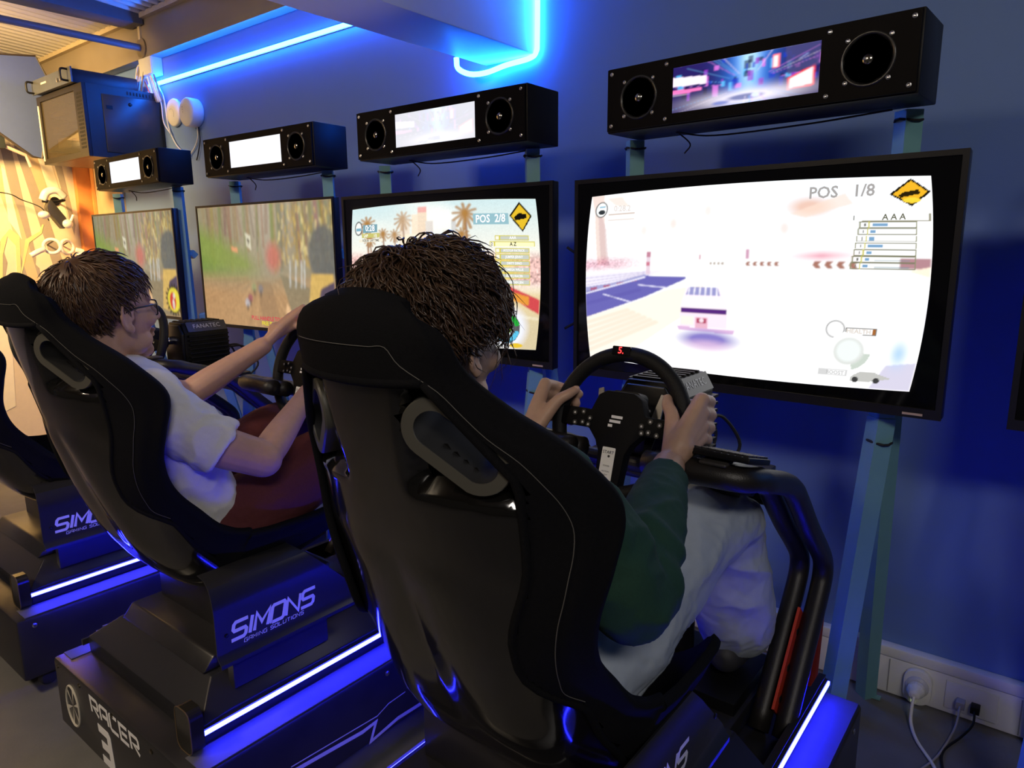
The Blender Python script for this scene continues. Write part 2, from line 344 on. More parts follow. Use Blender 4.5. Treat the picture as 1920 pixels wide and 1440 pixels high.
def city():
    p = Pic(320, 181, (246, 240, 226)); U, V = p.U, p.V
    p.mix(np.clip(1-V/.4, 0, 1), (196, 224, 228), .9); p.ell(.52, .12, .10, .08, (252, 250, 244), .9, 1); p.ell(.15, .2, .12, .08, (236, 240, 232), .8, 1)
    for x, w, t, c in ((.33, .06, .12, (226, 208, 186)), (.40, .06, .08, (238, 210, 176)), (.43, .05, .05, (226, 190, 150)), (.47, .04, .13, (206, 196, 190)), (.56, .03, .2, (232, 226, 214)), (.60, .025, .13, (206, 206, 204)), (.36, .10, .22, (244, 228, 196))):
        p.rect(x-w/2, t, x+w/2, .42, c)
    p.rect(.405, .03, .455, .07, (222, 60, 60)); 
    for i in range(9): p.line(.41, .10+i*.03, .45, .10+i*.03, .003, (200, 170, 140), .6)
    p.poly([(.40, .40), (.455, .24), (.46, .42)], (220, 70, 80))
    for x, y, s in ((.10, .12, 1.2), (.20, .20, .8), (.27, .21, .8), (.32, .10, 1.1), (.66, .08, 1.4), (.64, .22, .9), (.12, .24, .8)):
        p.line(x, y, x+.012, .46, .004*s+.001, (150, 104, 70), .9)
        for k in range(11):
            a = k*math.pi/5.5; p.line(x, y, x+.045*s*math.cos(a), y+.06*s*math.sin(a)+.02*s, .006*s, (172, 124, 62), .85)
    crowd = np.clip((V-.33)*16, 0, 1)*np.clip((.60-V)*16, 0, 1); p.mix(crowd, (222, 172, 166), .85); p.speck(.35, crowd*.9, 2, 1); p.speck(.25, crowd*.9, 1, 2)
    p.mix(np.clip((V-.56)*14, 0, 1), (226, 206, 160)); p.mix(np.clip((V-.70)*8, 0, 1), (212, 196, 158))
    p.poly([(.50, .42), (.80, .43), (.80, .56), (.62, .50), (.50, .47)], (240, 190, 70)); p.ell(.82, .47, .06, .09, (255, 224, 120), .9, 1)
    for i in range(8): p.poly([(.60+i*.025, .43), (.612+i*.025, .43), (.618+i*.025, .50), (.606+i*.025, .50)], (60, 44, 30), .85)
    p.poly([(.72, .48), (1, .66), (1, .76), (.74, .54)], (206, 74, 78)); p.poly([(.74, .56), (.95, .64), (.95, .70), (.76, .62)], (226, 150, 60)); p.rect(.155, .36, .178, .43, (70, 190, 50)); p.ell(.166, .39, .008, .03, (236, 220, 60))
    p.poly([(.74, .80), (.90, .86), (.86, .97), (.72, .94)], (110, 130, 190), .8); p.poly([(.60, .70), (1, .78), (1, .80), (.60, .72)], (236, 228, 200), .6)
    p.mix(np.clip(1-V, 0, 1)*np.exp(-((U-.42)/.12)**2), (255, 252, 240), .45)
    p.blur(1).speck(.03)
    # head up display
    p.ell(.045, .155, .024, .055, (40, 40, 40)); p.ell(.045, .155, .019, .046, (240, 240, 236)); p.rect(.03, .155, .06, .175, (120, 170, 190)); p.rect(.075, .13, .165, .19, (120, 160, 172)); p.rect(.066, .20, .18, .232, (196, 190, 110)); p.rect(.05, .24, .20, .265, (236, 230, 210))
    p.rect(.70, .09, .87, .165, (146, 186, 196))
    p.poly([(.925, .02), (.975, .11), (.93, .215), (.875, .11)], (30, 26, 16)); p.poly([(.925, .035), (.968, .11), (.93, .20), (.883, .11)], (226, 186, 44)); p.poly([(.895, .12), (.92, .09), (.95, .10), (.95, .125), (.90, .14)], (20, 18, 12)); 
    for i in range(8):
        y = .235+i*.042; x0 = .80 if i != 1 else .775
        p.rect(x0, y, .955 if i != 1 else .98, y+.034, (206, 196, 70)); p.rect(x0+.003, y+.004, x0+.020, y+.029, (240, 238, 226)); p.rect(x0+.026, y+.004, .95 if i != 1 else .977, y+.029, (196, 200, 190) if i != 1 else (246, 240, 190))
    p.ell(.86, .86, .085, .145, (236, 240, 255), .95, .5); p.ring(.86, .86, .026, .058, .57, (90, 90, 92)); p.ring(.86, .86, .036, .056, .57, (40, 170, 60), -2.9, -.25); p.ring(.86, .86, .036, .056, .57, (90, 190, 226), .2, 2.9); p.ell(.86, .86, .02, .036, (150, 220, 50))
    p.rect(.835, .735, .90, .765, (96, 96, 100)); p.ell(.828, .745, .013, .025, (220, 220, 220)); p.rect(.80, .962, .865, .985, (100, 104, 104)); p.ell(.905, .975, .032, .016, (226, 190, 50), 1, .2)
    return p
def bright():
    p = Pic(400, 226, (255, 255, 255)); U, V = p.U, p.V
    p.mix(np.clip(1-np.hypot(U-.75, V/1.2)/.3, 0, 1), (214, 232, 250), .5)
    p.poly([(.0, .0), (.05, .0), (.08, .40), (.045, .42), (.02, .1)], (226, 196, 182), .7); p.poly([(.06, .02), (.12, .02), (.15, .08), (.10, .07)], (226, 206, 190), .6); p.poly([(.03, .05), (.07, .2), (.09, .42), (.06, .42)], (206, 176, 176), .6)
    cr_ = np.clip((V-.36+.04*U)*14, 0, 1)*np.clip((.475-V-.12*U)*14, 0, 1)*np.clip((.24-U)*9, 0, 1); p.mix(cr_, (206, 110, 146), .95); p.speck(.4, cr_, 2, 1)
    p.mix(np.clip((V-.30)*10, 0, 1)*np.clip((.36-V)*14, 0, 1)*np.clip((.10-U)*9, 0, 1), (206, 196, 206), .7)
    p.poly([(0, .48), (.10, .46), (.30, .44), (.10, .56), (0, .60)], (236, 232, 244)); 
    for i in range(4): p.line(0, .50+i*.022, .22, .455+i*.008, .003, (196, 186, 214), .8)
    p.poly([(0, .565), (.10, .53), (.22, .475), (.36, .48), (.36, .49), (.22, .60), (0, .745)], (104, 100, 176))
    p.poly([(0, .555), (.10, .525), (.22, .468), (.23, .475), (.10, .548), (0, .585)], (160, 160, 204))
    for i in range(4): p.poly([(.02+i*.05, .56-i*.018), (.045+i*.05, .55-i*.018), (.045+i*.05, .565-i*.02), (.02+i*.05, .575-i*.02)], (166, 88, 120))
    p.line(0, .595, .22, .485, .0035, (238, 236, 250)); p.line(.07, .595, .19, .64, .0035, (226, 224, 246)); p.line(.2, .53, .33, .545, .003, (226, 224, 246)); p.line(.0, .66, .2, .56, .01, (92, 86, 166), .5)
    p.poly([(0, .745), (.20, .62), (.30, .55), (.42, .52), (.35, .70), (.12, .98), (0, 1)], (250, 240, 226)); 
    for i in range(6): p.line(0, .78+i*.035, .16+.02*i, .68+i*.012, .010, (216, 190, 156), .3)
    p.poly([(.225, .36), (.24, .36), (.24, .47), (.225, .47)], (216, 190, 206), .8); p.rect(.225, .34, .24, .37, (190, 130, 150)); p.rect(.225, .40, .238, .42, (200, 120, 140))
    for x, y, a in ((.31, .19, .6), (.42, .13, .5), (.21, .22, .5), (.645, .23, .6)): p.ell(x, y, .012, .03, (226, 206, 196), a, 1)
    p.ell(.71, .13, .05, .04, (226, 176, 150), .8, 1); p.poly([(.66, .16), (.80, .07), (.82, .12), (.70, .18)], (240, 216, 200), .7)
    p.mix(np.clip(1-np.abs(V-.365+.05*(U-.7))/.035, 0, 1)*np.clip((U-.64)*10, 0, 1)*np.clip((.85-U)*10, 0, 1), (226, 150, 170), .9)
    p.rect(.54, .33, .551, .38, (196, 140, 170), .9); p.rect(.40, .36, .406, .385, (196, 130, 150), .9)
    for x0, n, h in ((.435, 4, .012), (.545, 5, .020), (.73, 4, .030)):
        for i in range(n):
            x = x0+i*.018*(h/.018); p.poly([(x, .405-h*.6), (x+h*.55, .405-h*.6), (x+h*.3, .405), (x+h*.55, .405+h*.6), (x, .405+h*.6), (x-h*.25, .405)], (150, 80, 50) if h > .015 else (150, 130, 110), .9)
    p.poly([(.93, .37), (1, .37), (1, .42), (.93, .42)], (150, 60, 80), .8); p.poly([(.95, .43), (1, .41), (1, .46)], (255, 236, 214))
    # car
    p.poly([(.365, .53), (.465, .53), (.49, .60), (.495, .655), (.345, .655), (.352, .60)], (250, 236, 246)); p.poly([(.372, .53), (.462, .53), (.47, .575), (.362, .575)], (150, 150, 200))
    for i in range(6): p.line(.374+i*.017, .53, .370+i*.018, .578, .0018, (250, 246, 252))
    p.rect(.347, .645, .493, .672, (84, 40, 120)); p.rect(.345, .672, .495, .75, (252, 226, 240)); p.rect(.347, .69, .39, .74, (255, 236, 226)); p.rect(.395, .695, .435, .755, (226, 176, 196)); p.rect(.40, .70, .43, .725, (170, 60, 90)); p.ell(.415, .712, .007, .012, (240, 220, 230)); p.poly([(.335, .75), (.52, .755), (.515, .775), (.34, .77)], (216, 180, 216))
    p.ell(.435, .815, .085, .045, (120, 106, 190), .95, .8); p.ell(.435, .85, .07, .03, (236, 200, 226), .6, 1)
    p.poly([(.93, .88), (1, .86), (1, 1), (.90, 1)], (196, 190, 216), .8); p.mix(np.exp(-((U-.955)/.02)**2-((V-.82)/.06)**2), (170, 206, 246), .9)
    p.blur(1)
    p.ell(.045, .085, .024, .046, (60, 60, 60)); p.ell(.045, .085, .020, .040, (246, 248, 248)); p.ell(.047, .10, .013, .014, (50, 56, 60)); p.rect(.036, .065, .06, .075, (150, 190, 210))
    for y0, y1 in ((.06, .115), (.12, .145), (.15, .175)): p.line(.075, y0, .17, y0, .0015, (214, 200, 190)); p.line(.075, y1, .17, y1, .0015, (206, 190, 180))
    p.poly([(.955, .01), (.998, .07), (.955, .135), (.905, .08)], (30, 24, 14)); p.poly([(.955, .02), (.990, .07), (.955, .124), (.913, .08)], (236, 178, 40)); p.poly([(.925, .085), (.94, .07), (.97, .06), (.975, .078), (.93, .096)], (40, 30, 10)); p.ell(.955, .108, .02, .012, (250, 210, 60))
    p.rect(.84, .165, .995, .168, (150, 146, 126)); p.rect(.84, .200, .995, .203, (150, 146, 126)); p.rect(.992, .165, .995, .203, (150, 146, 126))
    for i in range(7):
        y = .205+i*.032; x0 = .836-.003*i; x1 = .965
        for q in (y, y+.026): p.line(x0, q, x1, q, .0017, (120, 120, 96))
        p.line(x0, y, x0, y+.026, .0015, (140, 140, 110)); p.line(x0+.022, y, x0+.022, y+.026, .0016, (196, 190, 90)); p.line(x1, y, x1, y+.026, .0015, (140, 140, 110))
        p.rect(x0+.029, y+.006, x0+.029+(.035 if i in (0, 3) else .012), y+.020, (120, 160, 196)); p.rect(x0+.011, y+.006, x0+.014, y+.020, (120, 120, 116))
    for i in range(2): p.line(.875, .383+i*.032, .95, .383+i*.032, .003, (110, 140, 150), .6)
    p.ell(.795, .715, .024, .043, (120, 120, 120)); p.ell(.795, .715, .021, .038, (250, 250, 250)); p.rect(.82, .705, .895, .74, (120, 120, 120)); p.rect(.823, .709, .885, .736, (248, 246, 244)); p.rect(.886, .709, .893, .736, (160, 100, 50))
    p.ring(.835, .82, .034, .056, .58, (250, 250, 250)); p.ring(.835, .82, .036, .054, .58, (196, 206, 196), .1, 1.3); p.ell(.835, .82, .037, .066, (196, 196, 190)); p.ell(.835, .818, .034, .061, (232, 238, 236), 1, .5)
    p.rect(.765, .915, .84, .945, (206, 206, 206)); p.rect(.79, .92, .835, .94, (246, 246, 246)); p.poly([(.85, .945), (.87, .92), (.91, .92), (.95, .945), (.90, .965), (.85, .965)], (190, 190, 186)); p.ell(.863, .958, .008, .014, (60, 60, 60)); p.ell(.915, .958, .008, .014, (60, 60, 60))
    return p
def neon_city(over):
    p = Pic(150, 64, (40, 30, 96)); U, V = p.U, p.V
    p.mix(np.exp(-((U-.55)/.16)**2), (40, 130, 246), .9); p.mix(np.exp(-((U-.55)/.07)**2)*np.clip(1.2-V, 0, 1), (190, 236, 255), .9)
    for i in range(60):
        x = rnd.random(); y = rnd.uniform(0, .6); w = rnd.uniform(.01, .05); h = rnd.uniform(.05, .25); p.rect(x, y, x+w, y+h, rnd.choice([(20, 14, 60), (30, 60, 190), (150, 60, 200), (90, 190, 250), (14, 10, 40), (226, 120, 226), (20, 20, 70)]), .75)
    p.poly([(0, .22), (.25, .28), (.25, .45), (0, .42)], (252, 236, 255)); p.poly([(0, .50), (.22, .52), (.22, .58), (0, .60)], (246, 120, 190))
    p.rect(.70, .10, .745, .38, (255, 120, 130)); p.rect(.708, .13, .738, .35, (255, 240, 240)); p.poly([(.80, .62), (.97, .42), (.97, .84), (.80, .86)], (240, 70, 80)); p.poly([(.815, .64), (.955, .48), (.955, .80), (.815, .83)], (255, 240, 236))
    p.poly([(.78, 0), (1, 0), (1, .45), (.80, .55)], (70, 70, 120), .8); p.line(.87, .28, .92, .2, .004, (160, 170, 220))
    p.mix(np.exp(-((V-.86)/.16)**2)*np.exp(-((U-.55)/.34)**2), (255, 246, 255), 1); p.ell(.53, .86, .12, .06, (40, 70, 150), .8, .5); p.ell(.36, .92, .06, .04, (50, 90, 190), .7, .6); p.ell(.6, .85, .03, .05, (220, 230, 255))
    for i in range(26):
        a = rnd.uniform(0, 6.28); p.line(.55+.18*math.cos(a), .6+.25*math.sin(a), .55+.6*math.cos(a), .6+.8*math.sin(a), .003, rnd.choice([(120, 190, 255), (240, 150, 255), (255, 240, 255)]), .5)
    p.blur(1)
    if over: p.a = p.a*(1-over)+over*np.array((1.0, 1.0, 1.04)); 
    return p
def screen_obj(name, pic, x0, x1, z0, z1, y, m, parent, barrel=0.0):
    """flat picture surface on the parent's front, colours stored per vertex"""
    h, w = pic.h, pic.w; cx, cz, hx, hz = (x0+x1)/2, (z0+z1)/2, (x1-x0)/2, (z1-z0)/2
    uu, vv = np.meshgrid(np.linspace(-1, 1, w), np.linspace(1, -1, h))
    k = 1-barrel*.5*(vv**2); k2 = 1-barrel*.55*(uu**2)
    X = cx+hx*uu*k; Z = cz+hz*vv*k2
    me = bpy.data.meshes.new(name); verts = np.stack([X.ravel(), np.full(w*h, y), Z.ravel()], 1)
    i = np.arange((h-1)*(w-1)); r = i//(w-1); c = i % (w-1); a = r*w+c
    faces = np.stack([a+w, a+w+1, a+1, a], 1)
    me.from_pydata(verts.tolist(), [], faces.tolist())
    at = me.color_attributes.new('pic', 'FLOAT_COLOR', 'POINT'); rgba = np.ones((w*h, 4), np.float32); rgba[:, :3] = pic.a.reshape(-1, 3); at.data.foreach_set('color', rgba.ravel())
    me.materials.append(m); o = bpy.data.objects.new(name, me); COL.objects.link(o); o.parent = parent
    def at_(u, v, dy=-.0006):
        uu = 2*u-1; vv = 1-2*v
        return Vector((cx+hx*uu*(1-barrel*.5*vv*vv), y+dy, cz+hz*vv*(1-barrel*.55*uu*uu)))
    return o, at_
def label_text(at_, parent, items):
    for i, (body, u, v, size, col, es) in enumerate(items):
        put_text(MB(), body, at_(u, v, -.0010-.0001*i), (1, 0, 0), (0, 0, 1), size, bold=.018).build('screen_text', emat('txt_%d_%d_%d_%.1f' % (*col, es), lin(col), es), parent)
# ------------------------------------------------------------------ televisions
TVM = {'A': (.97, .565), 'B': (.952, .546)}
def tv_body(t, w, h, kind):
    R = MB().box((-w/2, 0, -h/2), (w/2, .028, h/2)); R.build('frame', mat('tv_frame', (.012, .012, .013), .3), t, bevel=.004)
    MB().box((-w*.30, .028, -h*.40), (w*.30, .058, h*.30)).build('back_cover', BLK, t, bevel=.008)
    b = .012 if kind == 'A' else .009; bb_ = .022 if kind == 'A' else .014
    MB().box((-w/2+b, -.0012, -h/2+bb_), (w/2-b, .001, h/2-b)).build('panel_glass', mat('tv_glass', (.004, .004, .005), .07, spec=.6), t)
    mb = MB()
    for a, c in (((-w/2, -.006, h/2-b), (w/2, .002, h/2)), ((-w/2, -.006, -h/2), (w/2, .002, -h/2+bb_)), ((-w/2, -.006, -h/2+bb_), (-w/2+b, .002, h/2-b)), ((w/2-b, -.006, -h/2+bb_), (w/2, .002, h/2-b))): mb.box(a, c)
    mb.build('bezel', mat('tv_bezel', (.012, .012, .013), .42, spec=.3), t)
    return b, bb_
def add_tv(loc, yaw, kind, pic, es, barrel, label, marks, tt):
    w, h = TVM[kind]; t = thing('television', label, 'television', loc, math.radians(yaw), 'televisions along the back wall')
    b, bb_ = tv_body(t, w, h, kind)
    mx, mz = (.028, .026) if kind == 'A' else (.0, .0)
    o, at_ = screen_obj('screen', pic, -w/2+b+mx, w/2-b-mx*1.25, -h/2+bb_+mz*.9, h/2-b-mz, -.002, screen_mat('screen_%s' % tt, es), t, barrel)
    label_text(at_, o, marks)
    if kind == 'A':
        put_text(MB(), 'POLARIS', (.0-.10, -.0075, -h/2+.011), (1, 0, 0), (0, 0, 1), .016, bold=.02).build('brand_text', mat('dim_print', (.10, .10, .11), .4), t)
        MB().box((w/2-.075, -.0072, -h/2+.006), (w/2-.035, -.0058, -h/2+.011)).build('sticker', mat('sticker_tan', (.55, .42, .3), .5), t)
    return t
wht, blk_, yel = (250, 250, 250), (30, 30, 30), (240, 220, 40)
m3 = [('0:28', .12, .16, .030, wht, 1.2), ('LAP        1/3', .122, .216, .014, wht, 1.2), ('0:26.66  LAP TIME', .125, .252, .012, (90, 90, 90), 1), ('POS  2/8', .785, .128, .034, wht, 1.3), ('HEALTH', .868, .750, .016, wht, 1.2), ('BOOST', .832, .973, .014, wht, 1.2), ('A Z', .885, .294, .016, blk_, 1), ('AAA', .885, .252, .013, wht, 1.2), ('2', .787, .294, .014, blk_, 1)]
for i, s in enumerate(('PITSTOP PATRICK', 'JUMPER JENNY', 'DIRTY DINO', 'OMEGA WILLIS', 'SUSIE J RACER', 'CHIEFTAIN JEN')): m3.append((s, .888, .336+i*.042, .0105, wht, 1.2))
m4 = [('POS   1/8', .79, .065, .036, (176, 172, 170), 1), ('A A A', .915, .183, .018, (110, 110, 90), 1), ('1', .822, .187, .014, (120, 120, 110), 1), ('0:28.2', .125, .088, .022, (236, 226, 220), 1), ('HEALTH', .853, .722, .014, (226, 216, 206), 1), ('BOOST', .81, .93, .012, (200, 200, 200), 1)]
m2 = [('PULL HANDLE TO START', .535, .925, .025, (220, 60, 84), 1), ('FREE PLAY', .52, .966, .024, (238, 220, 50), 1)]
OZ = HC
tv4 = add_tv((-.675, 1.751, OZ-.094), -2.1, 'A', bright(), 1.18, .085, 'large television with a washed-out white racing game, right of the curly-haired player', m4, '4')
tv3 = add_tv((-1.716, 1.757, OZ-.09), .3, 'A', city(), 1.15, .085, 'television showing a palm-lined city race, behind the curly-haired player', m3, '3')
tv2 = add_tv((-2.729, 1.735, OZ-.075), 2.4, 'B', forest(False), 1.05, 0, 'television showing a dirt forest trail with red and yellow start text', m2, '2')
tv1 = add_tv((-3.952, 1.744, OZ-.07), -.6, 'B', forest(True), 1.05, 0, 'farthest television, dirt forest trail with a round yellow emblem', [], '1')
p5 = Pic(96, 54, (60, 150, 240)); p5.mix(np.clip(p5.V, 0, 1), (30, 90, 230), .6)
tv5 = add_tv((.41, 1.757, OZ-.10), -1, 'A', p5, 1.1, 0, 'television with a blue screen cut off at the right edge of the photo', [], '5')
# ------------------------------------------------------------------ speaker boxes above the televisions
BW, BH, BD = .713, .156, .164
def add_box(loc, yaw, pic, es, label, tt):
    t = thing('speaker_box', label, 'speaker', loc, math.radians(yaw), 'speaker boxes above the televisions')
    MB().box((-BW/2, .008, -BH/2), (BW/2, BD, BH/2)).build('cabinet', WOODB, t, bevel=.003)
    fx, fz = .170, .051
    mb = MB()   # front panel as four boards round the display opening
    mb.box((-BW/2+.004, 0, -BH/2+.004), (-fx, .008, BH/2-.004)).box((fx, 0, -BH/2+.004), (BW/2-.004, .008, BH/2-.004)).box((-fx, 0, fz), (fx, .008, BH/2-.004)).box((-fx, 0, -BH/2+.004), (fx, .008, -fz))
    mb.build('front_panel', mat('front_panel_black', (.006, .005, .005), .55, spec=.06, noise_amt=.3, nscale=12), t)
    o, at_ = screen_obj('display', pic, -fx, fx, -fz, fz, .0035, screen_mat('marquee_%s' % tt, es), t)
    for sx in (-1, 1):
        c = Vector((sx*.262, 0, -.002))
        sp = MB().lathe([(.044, .006), (.044, .001), (.0475, -.002), (.050, -.003), (.052, -.001), (.052, .002)], c, (0, 1, 0), 36).build('speaker', mat('speaker_rim', (.03, .03, .03), .25), t, smooth=True)
        MB().lathe([(.049, -.0012), (.044, -.0012), (.040, .003), (.016, .008), (.012, .008)], c, (0, 1, 0), 32).build('cone', mat('speaker_cone', (.008, .008, .009), .5), sp, smooth=True)
        MB().lathe([(.014, .0075), (.0125, .002), (.009, -.002), (.004, -.004)], c, (0, 1, 0), 20).build('dust_cap', mat('dust_cap', (.55, .52, .46), .16, 1), sp, smooth=True)
        for k in range(4):
            a = math.pi/4+k*math.pi/2; q = c+Vector((.0535*math.cos(a)*1.06, 0, .0535*math.sin(a)*1.06))
            MB().lathe([(.0046, .0005), (.0046, -.0018), (.0028, -.0024), (.0012, -.0015)], q, (0, 1, 0), 10).build('screw', CHR, sp)
        for x, z in ((sx*.340, .062), (sx*.340, -.062), (sx*.186, .062), (sx*.186, -.062)):
            MB().lathe([(.0048, .0005), (.0048, -.0018), (.003, -.0024), (.0012, -.0015)], (x, 0, z), (0, 1, 0), 10).build('screw', CHR, t)
    mb = MB().tube(cr([(-.21, .10, -BH/2-.001), (-.12, .135, -BH/2-.014), (.1, .14, -BH/2-.012), (.28, .14, -BH/2-.003)], 6), .0022, 6)
    mb.tube(cr([(-.21, .11, -BH/2), (-.18, .12, -BH/2-.03), (-.20, .13, -BH/2-.05)], 5), .002, 6); mb.build('cable', BLKM, t)
    return t
add_box((-.63, 1.624, OZ+.363), -2.9, neon_city(0), 1.25, 'speaker box with a vivid pink and blue neon city picture, nearest the camera', '4')
add_box((-1.605, 1.643, OZ+.372), .8, neon_city(.72), 1.15, 'speaker box with a pale street picture, above the palm-lined city race', '3')
add_box((-2.589, 1.643, OZ+.38), 2.2, neon_city(.88), 1.15, 'speaker box with a nearly white display, above the forest trail television', '2')
add_box((-3.711, 1.635, OZ+.387), -1.1, neon_city(.99), 1.2, 'farthest speaker box with a plain white display, under the wall cabinet', '1')
# ------------------------------------------------------------------ stands carrying televisions and speaker boxes
def add_stand(x, label, zt=.283):
    t = thing('display_stand', label, 'stand', (x, 1.80, 0), 0, 'teal display stands', org=(x, 1.80, 0))
    for s in (-1, 1):
        px = x+s*.332; yb = 1.803
        MB().sqtube((px, yb, .88), (px, yb-.012, OZ+zt), .040).build('post', TEAL, t)
        MB().sqtube((px, yb, .92), (px-.055, 1.745, .004), .044).build('front_leg', TEAL, t)
        MB().sqtube((px+.005, 1.86, 1.00), (px-.03, 2.125, .004), .040).build('rear_leg', TEAL, t)
        MB().box((px-.03, 2.115, .003), (px+.01, 2.135, .007)).build('foot_plate', TEAL, t)
        for z in (OZ+zt-.021, .862): 
            y = 1.788 if z > 1.3 else 1.795
            MB().tube([(px+.025*math.cos(a)*1.08, y+.005+.025*math.sin(a)*1.08, z+.003*math.sin(2*a)) for a in (k*math.pi/6 for k in range(12))], .003, 6, close=True).build('cable_tie', BLKM, t)
    MB().sqtube((x-.34, 1.84, 1.30), (x+.34, 1.84, 1.30), .03).build('crossbar', TEAL, t)
    return t
add_stand(-.650, 'teal steel stand under the washed-out white television')
add_stand(-1.665, 'teal steel stand behind the palm-lined city race television', .292)
add_stand(-2.66, 'teal steel stand holding the forest trail television with start text', .300)
add_stand(-3.84, 'teal steel stand holding the farthest television', .307)
add_stand(.43, 'teal steel stand of the television cut off at the right edge')
# ------------------------------------------------------------------ racing rigs
LAM = mat('black_laminate', (.020, .019, .021), .30, noise_amt=.3, nscale=18)
GLS = mat('glossy_seat_shell', (.006, .0055, .005), .10, spec=.6, noise_amt=.1, coat=.6)
FAB = mat('black_seat_fabric', (.0055, .0055, .0068), .9, noise_amt=.35, nscale=220, bump=.25, bscale=700, spec=.12)
STI = mat('grey_stitch', (.11, .105, .095), .8)
OLV = mat('slot_ring_grey', (.085, .08, .066), .45, noise_amt=.05)
WPR = mat('white_print', (.85, .85, .88), .5, noise_amt=0)
GPR = mat('silver_print', (.62, .58, .50), .4, noise_amt=.05)
PLT = mat('satin_black_plate', (.020, .020, .024), .30, noise_amt=.1)
RED = mat('red_panel', (.62, .05, .02), .45)
TUBE = mat('black_powder_coat', (.014, .012, .011), .42, bump=.15, bscale=500)
ALU = mat('led_channel', (.12, .12, .13), .3, .8)
def rrect(cx, cy, hw, hh, r, n=5):
    out = []
    for qx, qy, a0 in ((1, 1, 0), (-1, 1, 90), (-1, -1, 180), (1, -1, 270)):
        for k in range(n+1):
            a = math.radians(a0+90*k/n); out.append((cx+qx*(hw-r)+r*math.cos(a), cy+qy*(hh-r)+r*math.sin(a)))
    return out
def make_platform(XR, label, number=None, dz=0, ty=0, dx=0):
    t = thing('motion_platform', label, 'motion platform', (XR, 1.2, 0), 0, 'motion platforms of the racing rigs', org=(0, 1.2, 0))
    b = MB().box((-.36, .575, .055), (.38, 1.68, .252)).build('base_box', LAM, t, bevel=.010)
    for y in (.62, 1.1, 1.6):
        MB().lathe([(.007, 0), (.007, .002), (.004, .003)], (.381, y, .225), (1, 0, 0), 10).build('screw', CHR, b)
    for x in (-.33, -.19, .0, .2): MB().lathe([(.006, 0), (.006, .002), (.004, .003)], (x, .5745, .235), (0, -1, 0), 10).build('screw', mat('dark_screw', (.2, .17, .12), .3, 1), b)
    for xa, xb in ((.302, .374), (-.354, -.302)): MB().box((xa, .60, .2515), (xb, 1.67, .2535)).build('ledge_mat', mat('grey_ledge_mat', (.10, .10, .11), .6), b)
    # second tier with sloping rear and LED channel
    tr = MB().loft([[(-.298, y, .252), (.298, y, .252), (.298, y, min(.305, zt)), (.298-(zt-min(.305, zt))*1.3, y, zt), (-.298+(zt-min(.305, zt))*1.3, y, zt), (-.298, y, min(.305, zt))] for y, zt in ((.645, .30), (.71, .36), (1.26, .36))]).build('upper_tier', PLT, t, bevel=.004)
    MB().prism([(.70, .36), (1.20, .36), (1.18, .395), (.73, .395)], -.21, .21, lambda p, h: (h, p[0], p[1])).build('seat_tray', LAM, tr, bevel=.006)
    MB().box((-.19, 1.26, .252), (.19, 1.66, .30)).build('pedal_tray', LAM, tr, bevel=.004)
    for s in (-1, 1): MB().box((s*.292-.008, 1.25, .252), (s*.292+.008, 1.66, .305)).build('side_rail', PLT, tr)
    for s in (-1, 1):
        MB().box((s*.302-.004, .63, .280), (s*.302+.004, 1.66, .296)).build('led_channel', ALU, t)
        ld = MB().box((s*.307-.003, .632, .2835), (s*.307+.003, 1.658, .2925)).build('led_strip', LEDB, t, label='glowing blue light strip')
        if s < 0: continue
        MB().prism(rrect(s*.285, .305, .032, .052, .02), .610, .640, lambda p, h: (p[0], h, p[1])).build('rail_end_cap', mat('end_cap', (.02, .018, .016), .18), t)
        MB().tube([(p[0], .610, p[1]) for p in rrect(s*.285, .305, .032, .052, .02)], .0014, 5, close=True).build('cap_edge', mat('cap_edge_brown', (.16, .11, .06), .35, .4), t)
    for x, y in ((-.31, .66), (.33, .66), (-.31, 1.60), (.33, 1.60)):
        c = MB().box((x-.03, y-.03, .046), (x+.03, y+.03, .056)).cyl((x, y, .03), (x, y, .05), .012).build('caster', METD, t)
        MB().lathe([(.006, -.011), (.023, -.011), (.026, -.006), (.026, .006), (.023, .011), (.006, .011)], (x+.004, y-.012, .0262), (1, .2, 0), 20).build('caster_wheel', mat('caster_rubber', (.03, .03, .03), .6), c)
    # zig-zag pinstripe on the right flank
    o = Vector((.3812, 0, 0)); mb = MB()
    strokes(mb, [[(.78, .128), (1.01, .105), (1.055, .108), (1.035, .062), (1.13, .075), (1.45, .058)]], o, (0, 1, 0), (0, 0, 1), .011)
    strokes(mb, [[(.80, .140), (1.06, .122), (1.10, .136), (1.16, .138)]], o, (0, 1, 0), (0, 0, 1), .003)
    mb.build('pinstripe', GPR, t)
    # side plates with lettering
    for s in (1,):
        prof = [(.215, .604), (.245, .600), (.268, .588), (.281, .568), (.286, .54), (.286, .436), (.292, .424), (.300, .416), (.300, .407), (.285, .407)]
        prof = [(p[0]+dx, p[1]) for p in prof if not dx or p[0]+dx > .25]; inn = [(p[0]-.004, p[1]-.001) for p in prof]
        def yedge(z): return (.700+.02*max(0, (z-.58)/.06), 1.10-.20*max(0, min(1, (z-.44)/.2)))
        rings = []
        for (x, z), (xi, zi) in zip(prof, inn):
            y0, y1 = yedge(z); rings.append([(s*x, y0, z+dz), (s*x, y1, z+dz), (s*xi, y1, zi+dz), (s*xi, y0, zi+dz)])
        pl = MB().loft(rings).build('side_plate', PLT, t, auto=.5)
        MB().box((s*(.262+dx)-.012, .74, .33), (s*(.262+dx)+.012, 1.0, .42+dz)).build('plate_bracket', LAM, t)
        for y in (.725, 1.06): MB().lathe([(.005, 0), (.005, .002), (.002, .003)], (s*(.286+dx), y, .475+dz), (s, 0, 0), 8).build('bolt', METD, pl)
